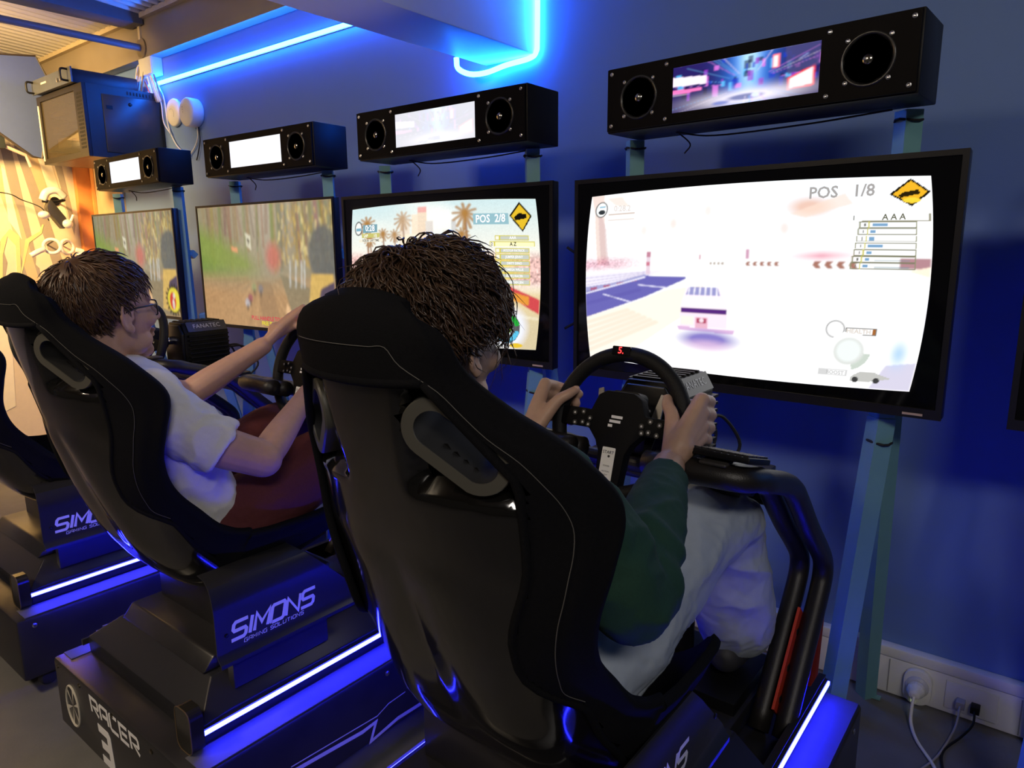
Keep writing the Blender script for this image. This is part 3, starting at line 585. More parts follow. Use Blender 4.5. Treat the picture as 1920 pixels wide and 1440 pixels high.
        if s == 1:
            mb = MB(); word(mb, 'SIMONS', (.2868+dx, .735+ty, .457+dz), (0, 1, 0), (0, 0, 1), .0345, .040, .0075, .0086, .25); mb.build('logo_text', WPR, pl)
            mb = MB(); word(mb, 'GAMING SOLUTIONS', (.2868+dx, .765+ty, .4405+dz), (0, 1, 0), (0, 0, 1), .0080, .0085, .0032, .0016, .2); mb.build('small_text', WPR, pl)
    MB().box((-.19, .80, .390), (.19, 1.08, .492)).build('seat_mount', LAM, t, bevel=.004)
    if number:
        mb = MB(); word(mb, 'RACER', (-.122, .5742, .192), (1, 0, 0), (0, 0, 1), .041, .040, .0135, .0098, -.12); mb.build('lettering', WPR, b)
        n3 = [(0, 1), (.85, 1), (1, .88), (1, .12), (.85, 0), (0, 0), (0, .2), (.66, .2), (.66, .4), (.12, .4), (.12, .6), (.66, .6), (.66, .8), (0, .8)]
        MB().prism([(-.088+p[0]*.070-.010*p[1], .066+p[1]*.104) for p in n3], .5742, .5748, lambda p, h: (p[0], h, p[1])).build('number', WPR, b)
        mb = MB(); c = Vector((-.252, .5742, .150))
        MB().tube([c+Vector((.040*math.cos(a), 0, .057*math.sin(a))) for a in (k*math.pi/16 for k in range(32))], .003, 6, close=True).build('emblem_ring', GPR, b)
        for k in range(6):
            a = k*math.pi/3+.3; mb.add([c, c+Vector((.038*math.cos(a-.12), 0, .054*math.sin(a-.12))), c+Vector((.038*math.cos(a+.12), 0, .054*math.sin(a+.12)))], [(0, 1, 2)])
        mb.build('emblem_star', GPR, b)
    return t
# ---- racing bucket seat: lofted back and pan
ST = [  # L, y, z, half width, wing depth, exponent
 (1.266, .530, .070, .012, 2.2), (1.255, .514, .100, .018, 2.2), (1.225, .505, .120, .028, 2.2), (1.175, .508, .132, .040, 2.3), (1.12, .518, .168, .060, 2.3), (1.06, .533, .222, .092, 2.4), (.99, .551, .256, .118, 2.5),
 (.92, .570, .250, .090, 2.5), (.85, .592, .232, .062, 2.6), (.78, .615, .222, .062, 3.0), (.70, .645, .222, .090, 3.4), (.62, .682, .228, .118, 4), (.55, .735, .235, .150, 4.5), (.507, .80, .240, .150, 5), (.495, .89, .240, .146, 5), (.505, .99, .240, .134, 5), (.525, 1.08, .235, .112, 5), (.532, 1.115, .225, .10, 5)]
NS = 116; NU = 72
prof_ = np.array(cr(ST, 7)); 
seg = np.concatenate([[0], np.cumsum(np.hypot(np.diff(prof_[:, 0]), np.diff(prof_[:, 1])))]); SL = np.linspace(0, seg[-1], NS)
PZ, PY, PW, PD, PE = (np.interp(SL, seg, prof_[:, k]) for k in range(5))
ty = np.gradient(PY, SL); tz = np.gradient(PZ, SL); tl = np.hypot(ty, tz); ty /= tl; tz /= tl
NYv, NZv = tz, -ty           # outward (back / under) normal: rotate tangent
if NYv[5] > 0: NYv, NZv = -NYv, -NZv
UU = np.linspace(-1, 1, NU)
SLOTC = (.120, 1.103); SLOTA = math.radians(-39)
def slotd(x, z, s):
    dx, dz = s*x-SLOTC[0], z-SLOTC[1]; a = dx*math.cos(SLOTA)+dz*math.sin(SLOTA); b = -dx*math.sin(SLOTA)+dz*math.cos(SLOTA)
    return math.hypot(max(abs(a)-.033, 0), b)
def ss(a, b, x): t = min(1, max(0, (x-a)/(b-a))); return t*t*(3-2*t)
def seat_pt(i, u, off):
    w, d, e = PW[i], PD[i], PE[i]; k = d*abs(u)**e
    x = w*(u if abs(u) < 1 else u); 
    return Vector((x, PY[i]-NYv[i]*(k-off), PZ[i]-NZv[i]*(k-off)))
def bord(z): return min(.186, .100+max(0, 1.18-z)*.66) if z > .95 else .186-.030*ss(.95, .83, z)+.050*ss(.80, .70, z)
def fab_mask(i, u):
    z = PZ[i]; 
    if SL[i] > 1.0: return abs(u) > .88
    return z > 1.172 or abs(u) > bord(z)/PW[i]
def shell_off(i, u, x, z):
    r = 0
    rz = ss(1.185, 1.168, z)*ss(1.034, 1.050, z+.12*max(0, abs(x)-.10)); ax_ = abs(x); ru = ss(.062, .076, ax_+.10*max(0, 1.15-z)); r -= .034*rz*ru
    lz = ss(.95, .90, z)*ss(.60, .68, z); 
    r += lz*(.009*ss(.10, .0, abs(abs(x)-.055-.12*(.93-z)))-.004)*ss(.8, .6, abs(u))
    return r
def make_seat(XR, label, dz=0, dy=0):
    t = thing('racing_seat', label, 'racing seat', (XR, .95+dy, .5+dz), 0, 'black bucket racing seats', org=(0, .95, .5))
    idx = lambda i, j: i*NU+j
    B = [[None]*NU for _ in range(NS)]; F = [[None]*NU for _ in range(NS)]
    holeB = np.zeros((NS, NU), bool); holeF = np.zeros((NS, NU), bool); holeF2 = np.zeros((NS, NU), bool)
    for i in range(NS):
        for j, u in enumerate(UU):
            p = seat_pt(i, u, 0); s = 1 if u > 0 else -1
            holeB[i, j] = slotd(p.x, p.z, s) < .028 and SL[i] < .6
            holeF2[i, j] = slotd(p.x, p.z, s) < .029 and SL[i] < .6
            holeF[i, j] = slotd(p.x, p.z, s) < .052 and SL[i] < .6
            B[i][j] = p
    # glossy shell (back)
    mb = MB(); vs = []; fs = []
    for i in range(NS):
        for j, u in enumerate(UU):
            p = B[i][j]; vs.append(seat_pt(i, u, shell_off(i, u, p.x, p.z)))
    lo = [j for j in range(NU) if abs(UU[j]) < .95]
    for i in range(NS-1):
        if PZ[i] > 1.20: continue
        for j in lo[:-1]:
            if holeB[i, j] or holeB[i+1, j] or holeB[i, j+1] or holeB[i+1, j+1]: continue
            fs.append((idx(i, j), idx(i, j+1), idx(i+1, j+1), idx(i+1, j)))
    mb.add(vs, fs); sh = mb.build('shell', GLS, t, smooth=True)
    bm = bmesh.new(); bm.from_mesh(sh.data); bmesh.ops.delete(bm, geom=[v for v in bm.verts if not v.link_faces], context='VERTS'); bm.to_mesh(sh.data); bm.free()
    # upholstery: front padding, rolled rim, wide border on the back
    mb = MB(); vs = []; fs = []
    def th(i, u):
        return .030+.018*ss(.35, .8, abs(u))*ss(1.22, 1.1, PZ[i])-.012*ss(.93, 1.0, abs(u))
    for i in range(NS):
        for j, u in enumerate(UU): vs.append(seat_pt(i, u*.985, -th(i, u)))
    nF = len(vs)
    for i in range(NS):
        for j, u in enumerate(UU):
            k = .009
            if SL[i] > 1.0: k = .006
            vs.append(seat_pt(i, u*1.0, k-.010*ss(.95, 1, abs(u))))
    M_ = np.array([[fab_mask(i, u) for u in UU] for i in range(NS)])
    cells = set()
    for i in range(NS-1):
        for j in range(NU-1):
            if not (holeF[i, j] or holeF[i+1, j] or holeF[i, j+1] or holeF[i+1, j+1]): fs.append((idx(i, j), idx(i+1, j), idx(i+1, j+1), idx(i, j+1)))
            if M_[i, j] and M_[i+1, j] and M_[i, j+1] and M_[i+1, j+1] and not (holeF2[i, j] or holeF2[i+1, j] or holeF2[i, j+1] or holeF2[i+1, j+1]): fs.append((nF+idx(i, j), nF+idx(i, j+1), nF+idx(i+1, j+1), nF+idx(i+1, j))); cells.add((i, j))
    # rim closure with a rounded bead
    edge = [(i, NU-1) for i in range(NS-1, -1, -1)]+[(0, j) for j in range(NU-2, -1, -1)]+[(i, 0) for i in range(1, NS)]
    kk = len(vs); rim = []
    for i, j in edge:
        a, b = vs[idx(i, j)], vs[nF+idx(i, j)]; c = (a+b)/2; u = UU[j]
        out = Vector((1 if j == NU-1 else (-1 if j == 0 else u*.5), 0, 1 if i == 0 else 0)).normalized()
        if i == 0: out = Vector((u*.6, 0, 1)).normalized()
        h = (b-a).length
        rim.append((a, a*.75+b*.25+out*h*.30, c+out*h*.42, a*.25+b*.75+out*h*.30, b))
    for r in rim: vs += list(r)
    for q in range(len(edge)-1):
        for m in range(4): fs.append((kk+q*5+m, kk+q*5+m+1, kk+(q+1)*5+m+1, kk+(q+1)*5+m))
    mb.add(vs, fs)
    # step edge of the border
    up_ = mb.build('upholstery', FAB, t, smooth=True)
    bm = bmesh.new(); bm.from_mesh(up_.data); bmesh.ops.remove_doubles(bm, verts=bm.verts, dist=.0004); bmesh.ops.delete(bm, geom=[v for v in bm.verts if not v.link_faces], context='VERTS')
    bmesh.ops.recalc_face_normals(bm, faces=bm.faces); bm.to_mesh(up_.data); bm.free()
    # border piping between fabric and shell
    rows = [i for i in range(NS) if PZ[i] < 1.176 and SL[i] < 1.0]
    for side in (-1, 1):
        pts = [seat_pt(i, side*bord(PZ[i])/PW[i], .006) for i in rows][::2]
        MB().tube(pts, .006, 8).build('border_piping', FAB, t, smooth=True)
    MB().tube([seat_pt(rows[0], u, .006) for u in np.linspace(-bord(1.175)/PW[rows[0]], bord(1.175)/PW[rows[0]], 20)], .006, 8).build('border_piping', FAB, t, smooth=True)
    st = [seat_pt(6, u, .0102) for u in np.linspace(-.80, .62, 26)]
    st += [seat_pt(i, min(.955, max(.66+.24*ss(6, 20, i), (bord(PZ[i])/PW[i]+.07) if PZ[i] < 1.17 else 0)), .0102) for i in range(7, int(NS*.50))]
    MB().tube(cr([tuple(p) for p in st[::3]], 4), .0006, 4).build('stitching', STI, t)
    # harness slot rings
    for s in (-1, 1):
        def sp(x, z, off):
            i = int(np.argmin(np.abs(PZ[:60]-z))); u = s*x/PW[i]; pp = seat_pt(i, u, off); return Vector((s*x, pp.y-0.0, z+(pp.z-PZ[i])*.0))
        c0 = sp(*SLOTC, -.016)
        du = (sp(SLOTC[0]+.02, SLOTC[1], 0)-sp(SLOTC[0]-.02, SLOTC[1], 0)).normalized(); dv = (sp(SLOTC[0], SLOTC[1]+.02, 0)-sp(SLOTC[0], SLOTC[1]-.02, 0)).normalized()
        ax = (du*math.cos(SLOTA)+dv*math.sin(SLOTA)).normalized(); ay = dv-ax*dv.dot(ax); ay.normalize(); nn = ax.cross(ay)
        if nn.y > 0: nn = -nn
        def oval(r, h):
            out = []
            for k in range(32):
                a = 2*math.pi*k/32; out.append(c0+ax*((.033 if math.cos(a) > 0 else -.033)+r*math.cos(a))+ay*r*math.sin(a)+nn*h)
            return out
        rg_ = MB().loft([oval(.0225, .006), oval(.0225, .0125), oval(.0365, .0125), oval(.038, .010), oval(.038, -.016)], cap=False).build('slot_ring', OLV, t, auto=.5)
        MB().loft([oval(.0230, -.075), oval(.0222, .0105)], cap=False).build('slot_lining', BLKM, rg_, smooth=True)
    return t
# ---- wheel stand
def make_frame(XR, label):
    t = thing('wheel_stand', label, 'wheel stand', (XR, 1.4, .25), 0, 'black tube frames carrying the steering wheels', org=(0, 1.4, .25))
    path = [(1.085, .940), (1.12, .932), (1.17, .920), (1.29, .885), (1.36, .855), (1.41, .815), (1.50, .730), (1.60, .645), (1.645, .600), (1.655, .560), (1.63, .515), (1.55, .420), (1.42, .265)]
    pp = cr(path, 5)
    for s in (-1, 1):
        for x, d in ((.222, 0), (.275, .0)):
            q0 = [(.08, 1.125, .931), (.20, 1.125, .931), (.255, 1.142, .927)] if x > .25 else [(.08, 1.165, .921), (.165, 1.165, .921), (.208, 1.180, .917)]
            k0 = 1.19 if x > .25 else 1.225
            p3 = cr(q0+[(x, k0, .970-.27*(k0-1.0)+.0)], 5)[:-1]+[(x, p[0], p[1]) for p in pp if p[0] >= k0 or p[1] < .8]
            MB().tube([(s*a_, b_, c_) for a_, b_, c_ in p3], .0225, 14).build('side_tube', TUBE, t, smooth=True)
        # red panel between lower tubes
        mb = MB(); q = [(1.600, .478), (1.555, .425), (1.50, .36), (1.45, .30)]
        rp = MB().add([(s*.2485+dx, y+dy, z-dy) for y, z in q for dx in (-.003, .003) for dy in (-.022, .022)], sum([[(4*i, 4*i+1, 4*i+5, 4*i+4), (4*i+2, 4*i+6, 4*i+7, 4*i+3), (4*i, 4*i+4, 4*i+6, 4*i+2), (4*i+1, 4*i+3, 4*i+7, 4*i+5)] for i in range(3)], [])+[(0, 2, 3, 1), (12, 13, 15, 14)])
        r = rp.build('red_side_panel', RED, t)
        for y, z in ((1.575, .448), (1.52, .384), (1.475, .33)): MB().box((s*.2485-.0045, y-.016, z-.008), (s*.2485+.0045, y+.016, z+.004)).build('cutout', BLKM, r)
        pass
        MB().box((s*.2485-.062, 1.112, .950), (s*.2485-.012, 1.150, .958)).build('corner_bracket', mat('grey_bracket', (.06, .055, .052), .4, .3), t, bevel=.004)
    MB().box((-.20, 1.29, .838), (.20, 1.50, .852)).build('deck_plate', PLT, t, bevel=.003)
    MB().cyl((-.222, 1.30, .862), (.222, 1.30, .862), .018).cyl((-.222, 1.46, .79), (.222, 1.46, .79), .018).build('cross_tube', TUBE, t)
    MB().box((-.18, 1.38, .28), (.18, 1.62, .33)).build('pedal_plate', METD, t, bevel=.004)
    for x in (-.10, .0, .10): MB().box((x-.025, 1.50, .33), (x+.025, 1.52, .46)).build('pedal', METD, t, bevel=.004)
    return t
def make_motor(X, label, Yw=1.20):
    t = thing('wheel_motor', label, 'wheel motor', (X, 1.41, .853), 0, 'finned steering wheel motors', org=(0, 1.41, .853))
    oc = [(-.062, .855), (.062, .855), (.070, .868), (.070, 1.005), (.048, 1.042), (-.048, 1.042), (-.070, 1.005), (-.070, .868)]
    bd = MB().prism(oc, 1.315, 1.495, lambda p, h: (p[0], h, p[1])).build('housing', BLK, t, bevel=.003)
    MB().prism([(-.062, .862), (.062, .862), (.066, .88), (.066, 1.0), (.044, 1.034), (-.044, 1.034), (-.066, 1.0), (-.066, .88)], 1.303, 1.316, lambda p, h: (p[0], h, p[1])).build('front_cap', METD, t, bevel=.003)
    for s in (-1, 1):
        for k in range(8):
            z = .874+k*.0165; MB().box((s*.069, 1.325, z), (s*.086, 1.488, z+.006), ).build('fin', BLK, t)
        q = [(s*.0715, 1.330, 1.0065), (s*.0505, 1.330, 1.0425), (s*.0505, 1.49, 1.0425), (s*.0715, 1.49, 1.0065)]
        cp = MB().add(q+[(p[0]+s*.002, p[1], p[2]+.0015) for p in q], [(0, 1, 2, 3), (4, 5, 6, 7), (0, 1, 5, 4), (1, 2, 6, 5), (2, 3, 7, 6), (3, 0, 4, 7)]).build('top_bevel', mat('motor_bevel', (.045, .042, .045), .3), t)
        ey = Vector((-s*.021, 0, .036)).normalized(); put_text(MB(), 'FANATEC', Vector((s*.0632, 1.41, 1.0272)), (0, s, 0), ey, .024, bold=.012, sp=1.1).build('logo_text', mat('grey_print', (.45, .45, .46), .4), cp)
    for k in range(7): MB().box((-.044, 1.33+k*.023, 1.041), (.044, 1.338+k*.023, 1.047)).build('top_rib', BLK, t)
    MB().cyl((0, Yw+.05, .975), (0, 1.305, .975), .016, 20).build('shaft', mat('chrome', (.75, .75, .78), .12, 1), t, smooth=False)
    MB().lathe([(.018, 0), (.034, .004), (.034, .04), (.028, .05)], (0, Yw+.022, .975), (0, 1, 0), 24).build('quick_release', BLK, t)
    mb = MB()
    for k, (dx, dz_) in enumerate(((.02, -.03), (.05, -.045), (-.03, -.05))): mb.tube(cr([(dx, 1.495, .93), (dx*1.4, 1.56, .94+dz_*.3), (dx*2.0, 1.60, .90+dz_), (dx*1.6, 1.56, .80)], 6), .004, 6)
    mb.build('cables', BLKM, t); t.children[-1]['kind'] = 'stuff'
    MB().box((-.06, 1.33, .852), (.06, 1.48, .857)).build('mount_foot', METD, t)
    return t
WT = math.radians(17); WR = .139; WY_ = 1.195; WZ = .975
WEX = Vector((1, 0, 0)); WEZ = Vector((0, math.sin(WT), math.cos(WT))); WN = Vector((0, -math.cos(WT), math.sin(WT)))
def make_wheel(X, label, digit):
    C = Vector((0, WY_, WZ)); t = thing('steering_wheel', label, 'steering wheel', (X, WY_, WZ), 0, 'black racing steering wheels', org=(0, WY_, WZ))
    f = lambda p, h: C+WEX*p[0]+WEZ*p[1]+WN*h
    rim = MB().tube([f((WR*math.cos(a), WR*math.sin(a)), 0) for a in (2*math.pi*k/72 for k in range(72))], .0155, 14, close=True).build('rim', mat('rim_leather', (.008, .008, .009), .6, spec=.25, bump=.2, bscale=420), t, smooth=True)
    hubp = [(-.128, .020), (-.060, .020), (-.048, .052), (-.030, .062), (.030, .062), (.048, .052), (.060, .020), (.128, .020), (.128, -.018), (.060, -.018), (.040, -.040), (.030, -.060), (.026, -.132), (-.026, -.132), (-.030, -.060), (-.040, -.040), (-.060, -.018), (-.128, -.018)]
    hub = MB().prism(hubp, -.016, .012, f).build('hub', mat('hub_black', (.005, .005, .006), .65, spec=.12), t, bevel=.003)
    MB().prism(rrect(0, .040, .034, .026, .012), -.045, -.012, f).build('hub_back', BLK, t)
    sil = mat('button_print', (.6, .6, .62), .4, noise_amt=0)
    mb = MB(); strokes(mb, [[(-.011, .011), (.014, .011)], [(-.014, .002), (.011, .002)], [(-.016, -.007), (-.006, -.007)]], f((0, 0), .0126), WEX, WEZ, .0055); mb.build('logo_mark', WPR, hub)
    for s in (-1, 1):
        for x, z in ((.095, .008), (.075, .012), (.058, .001), (.092, -.012), (.074, -.009), (.060, -.012)):
            b = MB().prism([(s*x+.0055*math.cos(a), z+.0055*math.sin(a)) for a in (k*math.pi/5 for k in range(10))], .012, .0145, f).build('button', mat('button_black', (.02, .02, .021), .35), hub)
            MB().prism([(s*x-.0022, z-.002), (s*x+.0022, z-.002), (s*x+.0016, z+.002), (s*x-.0016, z+.002)], .0145, .0149, f).build('button_mark', sil, b)
        MB().prism([(s*.052, .018), (s*.072, .018), (s*.076, .066), (s*.066, .070)], -.036, -.032, f).build('shift_paddle', mat('paddle_steel', (.35, .33, .32), .3, .8), hub)
        MB().prism([(s*.048, -.018), (s*.068, -.018), (s*.060, -.052), (s*.046, -.046)], -.036, -.032, f).build('lower_paddle', BLK, hub)
    st = MB().prism(rrect(-.004, -.083, .0145, .033, .002, 2), .0122, .013, f).build('sticker', mat('sticker_white', (.80, .80, .76), .5), hub)
    mb = MB(); put_text(mb, 'START', f((-.004, -.060), .0134), WEX, WEZ, .0085, bold=.01); put_text(mb, 'POWER', f((-.004, -.087), .0134), WEX, WEZ, .0042); put_text(mb, 'MOTION', f((-.004, -.098), .0134), WEX, WEZ, .0042); put_text(mb, 'LIGHT', f((-.004, -.1045), .0134), WEX, WEZ, .0042)
    mb.prism([(-.002+.0026*math.cos(a), -.0675+.0026*math.sin(a)) for a in (k*math.pi/5 for k in range(10))], .013, .0133, f); mb.build('sticker_print', mat('ink', (.03, .03, .03), .6), st)
    MB().prism(rrect(-.012, WR+.004, .020, .009, .002, 2), .012, .0165, f).build('display_window', BLKG, rim)
    put_text(MB(), digit, f((-.012, WR+.004), .0172), WEX, WEZ, .019, bold=.005).build('display_digit', emat('red_digit', (1, .02, .02), 7), rim)
    return t
RIG = {2: (-2.70, -2.74), 3: (-1.68, -1.712), 4: (-.66, -.678)}
make_platform(RIG[4][0], 'motion platform under the curly-haired player, nearest the camera', dz=.05, ty=-.01, dx=-.027)
make_platform(RIG[3][0], 'motion platform lettered RACER 3 under the man with glasses', '3')
make_platform(RIG[2][0], 'motion platform at the far left edge, beyond the one lettered RACER 3')
sA = make_seat(RIG[4][0]+.017, 'black bucket racing seat in the foreground, curly-haired player sitting in it')
def dup_to(o, dx, dy, dz, label):
    c = dup(o); c.location = Vector(o.location)+Vector((dx, dy, dz)); c['label'] = label; return c
dup_to(sA, RIG[3][0]-RIG[4][0]-.030, -.02, .002, 'black bucket racing seat holding the man with glasses')
dup_to(sA, RIG[2][0]-RIG[4][0], -.02, -.008, 'empty black bucket racing seat at the far left edge')
fA = make_frame(RIG[4][0], 'black tube wheel stand in front of the curly-haired player')
dup_to(fA, RIG[3][0]-RIG[4][0], 0, 0, 'black tube wheel stand in front of the man with glasses')
dup_to(fA, RIG[2][0]-RIG[4][0], 0, 0, 'black tube wheel stand beyond the man with glasses, at the far left')
mA = make_motor(RIG[4][1], 'black finned wheel motor in front of the washed-out white television')
dup_to(mA, RIG[3][1]-RIG[4][1], .01, 0, 'black finned wheel motor of the man with glasses, mostly hidden')
dup_to(mA, RIG[2][1]-RIG[4][1], .02, 0, 'black finned wheel motor seen just beyond the face of the man with glasses')
wA = make_wheel(RIG[4][1], 'steering wheel held by the curly-haired player, red digit lit', '5.')
dup_to(wA, RIG[3][1]-RIG[4][1], .01, 0, 'steering wheel held by the man with glasses')
dup_to(wA, RIG[2][1]-RIG[4][1], .02, 0, 'unused steering wheel hidden behind the face of the man with glasses')
# keyboard on the nearest frame
kb = thing('keyboard', 'small black keyboard lying on the wheel stand tubes', 'keyboard', (-.437, 1.165, .957), 0, None)
kb.rotation_euler = (math.radians(-15), 0, math.radians(-3))
MB().box((-.062, -.050, -.005), (.055, .046, .006)).build('case', BLK, kb, bevel=.003)
mb = MB(); mb2 = MB()
for r in range(5):
    for c in range(9):
        x, y = -.058+c*.0123, -.045+r*.018
        mb.box((x, y, .006), (x+.0098, y+.0145, .0095)); mb2.box((x+.0025, y+.004, .0094), (x+.0060, y+.009, .0098))
mb.build('keys', mat('key_black', (.03, .028, .028), .4), kb)['kind'] = 'stuff'
mb2.build('key_letters', mat('key_letter', (.6, .55, .5), .5), kb)['kind'] = 'stuff'
# ------------------------------------------------------------------ people
def limb(mb, pts, rad, n=14, sub=5, ends=True):
    q = cr([(*p, r) for p, r in zip(pts, rad)], sub)
    P = [Vector(a[:3]) for a in q]; Rr = [max(a[3], .002) for a in q]
    if ends:
        d = (P[0]-P[1]).normalized(); e = (P[-1]-P[-2]).normalized()
        P = [P[0]+d*Rr[0]*k for k in (.92, .7, .38)]+P+[P[-1]+e*Rr[-1]*k for k in (.38, .7, .92)]
        Rr = [Rr[0]*k for k in (.38, .71, .92)]+Rr+[Rr[-1]*k for k in (.92, .71, .38)]
    return mb.tube(P, Rr, n)
def ring_loft(mb, secs, n=24, sub=4):
    """secs: (x,y,z,rx,ry) horizontal ellipses"""
    q = cr(secs, sub); return mb.loft([[(a[0]+a[3]*math.cos(t), a[1]+a[4]*math.sin(t), a[2]) for t in (2*math.pi*k/n for k in range(n))] for a in q], True)
def remesh(name, mb, vox, smooth, m, parent, disp=None, label=None):
    o0 = org_of(parent); me = bpy.data.meshes.new(name); me.from_pydata([p for p in mb.v], [], mb.f); me.update()
    bm = bmesh.new(); bm.from_mesh(me); bmesh.ops.recalc_face_normals(bm, faces=bm.faces); bm.to_mesh(me); bm.free()
    o = bpy.data.objects.new(name, me); COL.objects.link(o)
    r = o.modifiers.new('r', 'REMESH'); r.mode = 'VOXEL'; r.voxel_size = vox; r.adaptivity = 0
    s = o.modifiers.new('s', 'SMOOTH'); s.factor = .5; s.iterations = smooth
    bpy.context.view_layer.update()
    new = bpy.data.meshes.new_from_object(o.evaluated_get(bpy.context.evaluated_depsgraph_get()))
    bpy.data.objects.remove(o); bpy.data.meshes.remove(me)
    if disp:
        nv = len(new.vertices); cs = [v.co.copy() for v in new.vertices]; ns = [v.normal.copy() for v in new.vertices]
        for i in range(nv): new.vertices[i].co = cs[i]+ns[i]*disp(cs[i], ns[i])
    for v in new.vertices: v.co -= o0
    for p in new.polygons: p.use_smooth = True
    new.name = name; new.materials.clear(); new.materials.append(m)
    o = bpy.data.objects.new(name, new); COL.objects.link(o); o.parent = parent; ORG[o.name] = o0
    if label: o['label'] = label
    return o
def head_parts(mb, O, sc=1.0, R=None):
    R = R or Matrix.Identity(3)
    g = lambda x, y, z: O+R @ Vector((x, y, z))*sc
    def el(c, r): mb.ball(g(*c), sc, 20, 14, r, R)
    el((0, -.016, .045), (.076, .099, .085)); el((0, .030, .0), (.063, .064, .078)); el((0, .012, -.045), (.056, .058, .045)); el((0, .040, -.062), (.044, .048, .036)); el((0, .074, -.086), (.022, .019, .019))
    el((0, .070, .034), (.052, .021, .016)); el((0, .045, .055), (.058, .05, .05))
    for s in (-1, 1): el((s*.040, .062, -.010), (.022, .024, .022)); el((s*.033, .040, -.058), (.022, .035, .025))
    limb(mb, [g(0, .088, .028), g(0, .101, .008), g(0, .113, -.012)], [.008*sc, .010*sc, .0125*sc], 10, 3); 
    for s in (-1, 1): el((s*.011, .101, -.016), (.009, .010, .008))
    el((0, .093, -.042), (.020, .010, .006)); el((0, .090, -.054), (.018, .010, .007))
    for s in (-1, 1):   # ears: rim, bowl, lobe
        pts = [g(s*(.074+.012*math.sin(a)*.5+.006), -.004+.017*math.cos(a)-.006*math.sin(a), .004+.027*math.sin(a)) for a in (math.radians(d) for d in (-60, -20, 20, 60, 100, 140, 180, 215))]
        pts = [g(s*(.080+.010*max(0, -(math.cos(a))))-s*.002, -.006+.0165*math.cos(a), .003+.029*math.sin(a)) for a in (math.radians(d) for d in (20, 60, 100, 140, 180, 220, 250))]
        limb(mb, pts, [.0045*sc]*len(pts), 8, 3)
        el((s*.079, -.008, -.002), (.006, .012, .022)); el((s*.081, -.001, -.024), (.006, .009, .011)); el((s*.076, .008, .0), (.006, .005, .009))
def grip(mb, C, ang, side, wrist, elbow, sc=1.0, R=WR, rr=.0155):
    a = math.radians(ang); O = WEX*math.sin(a)+WEZ*math.cos(a); T = (WEX*math.cos(a)-WEZ*math.sin(a))*(-side); N = WN; Q = C+O*R
    pt = lambda ph, rad, t: Q+(N*math.cos(math.radians(ph))+O*math.sin(math.radians(ph)))*rad*sc+T*t*sc
    wrist = Vector(wrist); elbow = Vector(elbow)
    tips = []
    for k, t in enumerate((.034, .0125, -.0085, -.028)):
        L = (1, 1.04, 1.0, .90)[k]; r = (.0100, .0102, .0097, .0088)[k]*sc
        mcp = pt(58, .045, t); pip = pt(112, .040*L, t*1.02); dip = pt(182, .0285*L, t*.98); tip = pt(238, .0262, t*.95)
        limb(mb, [mcp, pip, dip, tip], [r*1.12, r*1.1, r, r*.88], 10, 4)
        mb.ball(pt(61, .0465, t), r*1.18, 10, 8)
        limb(mb, [mcp, mcp.lerp(wrist, .5)+N*.004, wrist.lerp(mcp, .12)], [r*1.3, r*1.65, r*1.7], 10, 3)
        tips.append(tip)
    # heel of the palm and thumb
    cm = wrist.lerp(pt(5, .046, -.02), .45); mb.ball(wrist.lerp(pt(30, .050, -.018), .55), .024*sc, 12, 10)
    mp = pt(-10, .0365, .004); ip = pt(-42, .0305, .026); tp = pt(-72, .0285, .040)
    limb(mb, [wrist.lerp(cm, .5), cm, mp, ip, tp], [.016*sc, .0165*sc, .0125*sc, .0105*sc, .0085*sc], 12, 4)
    limb(mb, [wrist, wrist.lerp(elbow, .25), wrist.lerp(elbow, .7), elbow], [.0255*sc, .029*sc, .038, .038], 16, 5)
    return tp, T, N, O
def strand(mb, g, n, crown, L, lift, curl, rad, seed, rr=(.077, .100, .086), cc=(0, -.016, .047), spread=.25, fluff=.0):
    """a lock that follows the skull away from the crown"""
    rg = random.Random(seed); n = n.normalized(); ax = crown.cross(n)
    if ax.length < .05: ax = Vector((rg.uniform(-1, 1), rg.uniform(-1, 1), 0))
    ax = (ax.normalized()+Vector((rg.uniform(-1, 1), rg.uniform(-1, 1), rg.uniform(-1, 1)))*spread).normalized()
    ax = (ax-n*ax.dot(n)).normalized(); k = 9; ph = rg.uniform(0, 6.28); pts = []
    for i in range(k+1):
        t = i/k; q = Matrix.Rotation(L*t/.09, 3, ax) @ n; tg = ax.cross(q)
        h = lift*(.15+.85*math.sin(math.pi*min(1, t*1.15)*.62))+fluff*t*t
        c = curl[0]*(.25+.75*t); h += c*math.cos(ph+t*curl[1]); s = c*math.sin(ph+t*curl[1])
        pts.append(g(cc[0]+q.x*(rr[0]+h)+ax.x*s, cc[1]+q.y*(rr[1]+h)+ax.y*s, cc[2]+q.z*(rr[2]+h)+ax.z*s))
    mb.tube(pts, [rad*(.8, 1, 1.1, 1.1, 1.05, 1, .9, .75, .5, .12)[i] for i in range(k+1)], 4)
SK = bpy.data.materials.new('skin'); SK.use_nodes = True
def skin_mat(name, col):
    m = mat(name, col, .48, noise_amt=.10, nscale=60, bump=.08, bscale=260, spec=.4); b = m.node_tree.nodes['Principled BSDF']
    b.inputs['Subsurface Weight'].default_value = .12; b.inputs['Subsurface Radius'].default_value = (.012, .005, .003); return m
bpy.data.materials.remove(SK)
def folds(amp, f1, stretch=(1, 1, 1)):
    def d(p, n):
        q = Vector((p.x*stretch[0], p.y*stretch[1], p.z*stretch[2]))*f1
        v = noise.noise(q+Vector((noise.noise(q*.6)*1.2, 0, 0))); r = 1-abs(v)*2.4
        return amp*(max(r, -.4)*.7+.5*noise.noise(q*.45+Vector((9, 3, 1))))
    return d
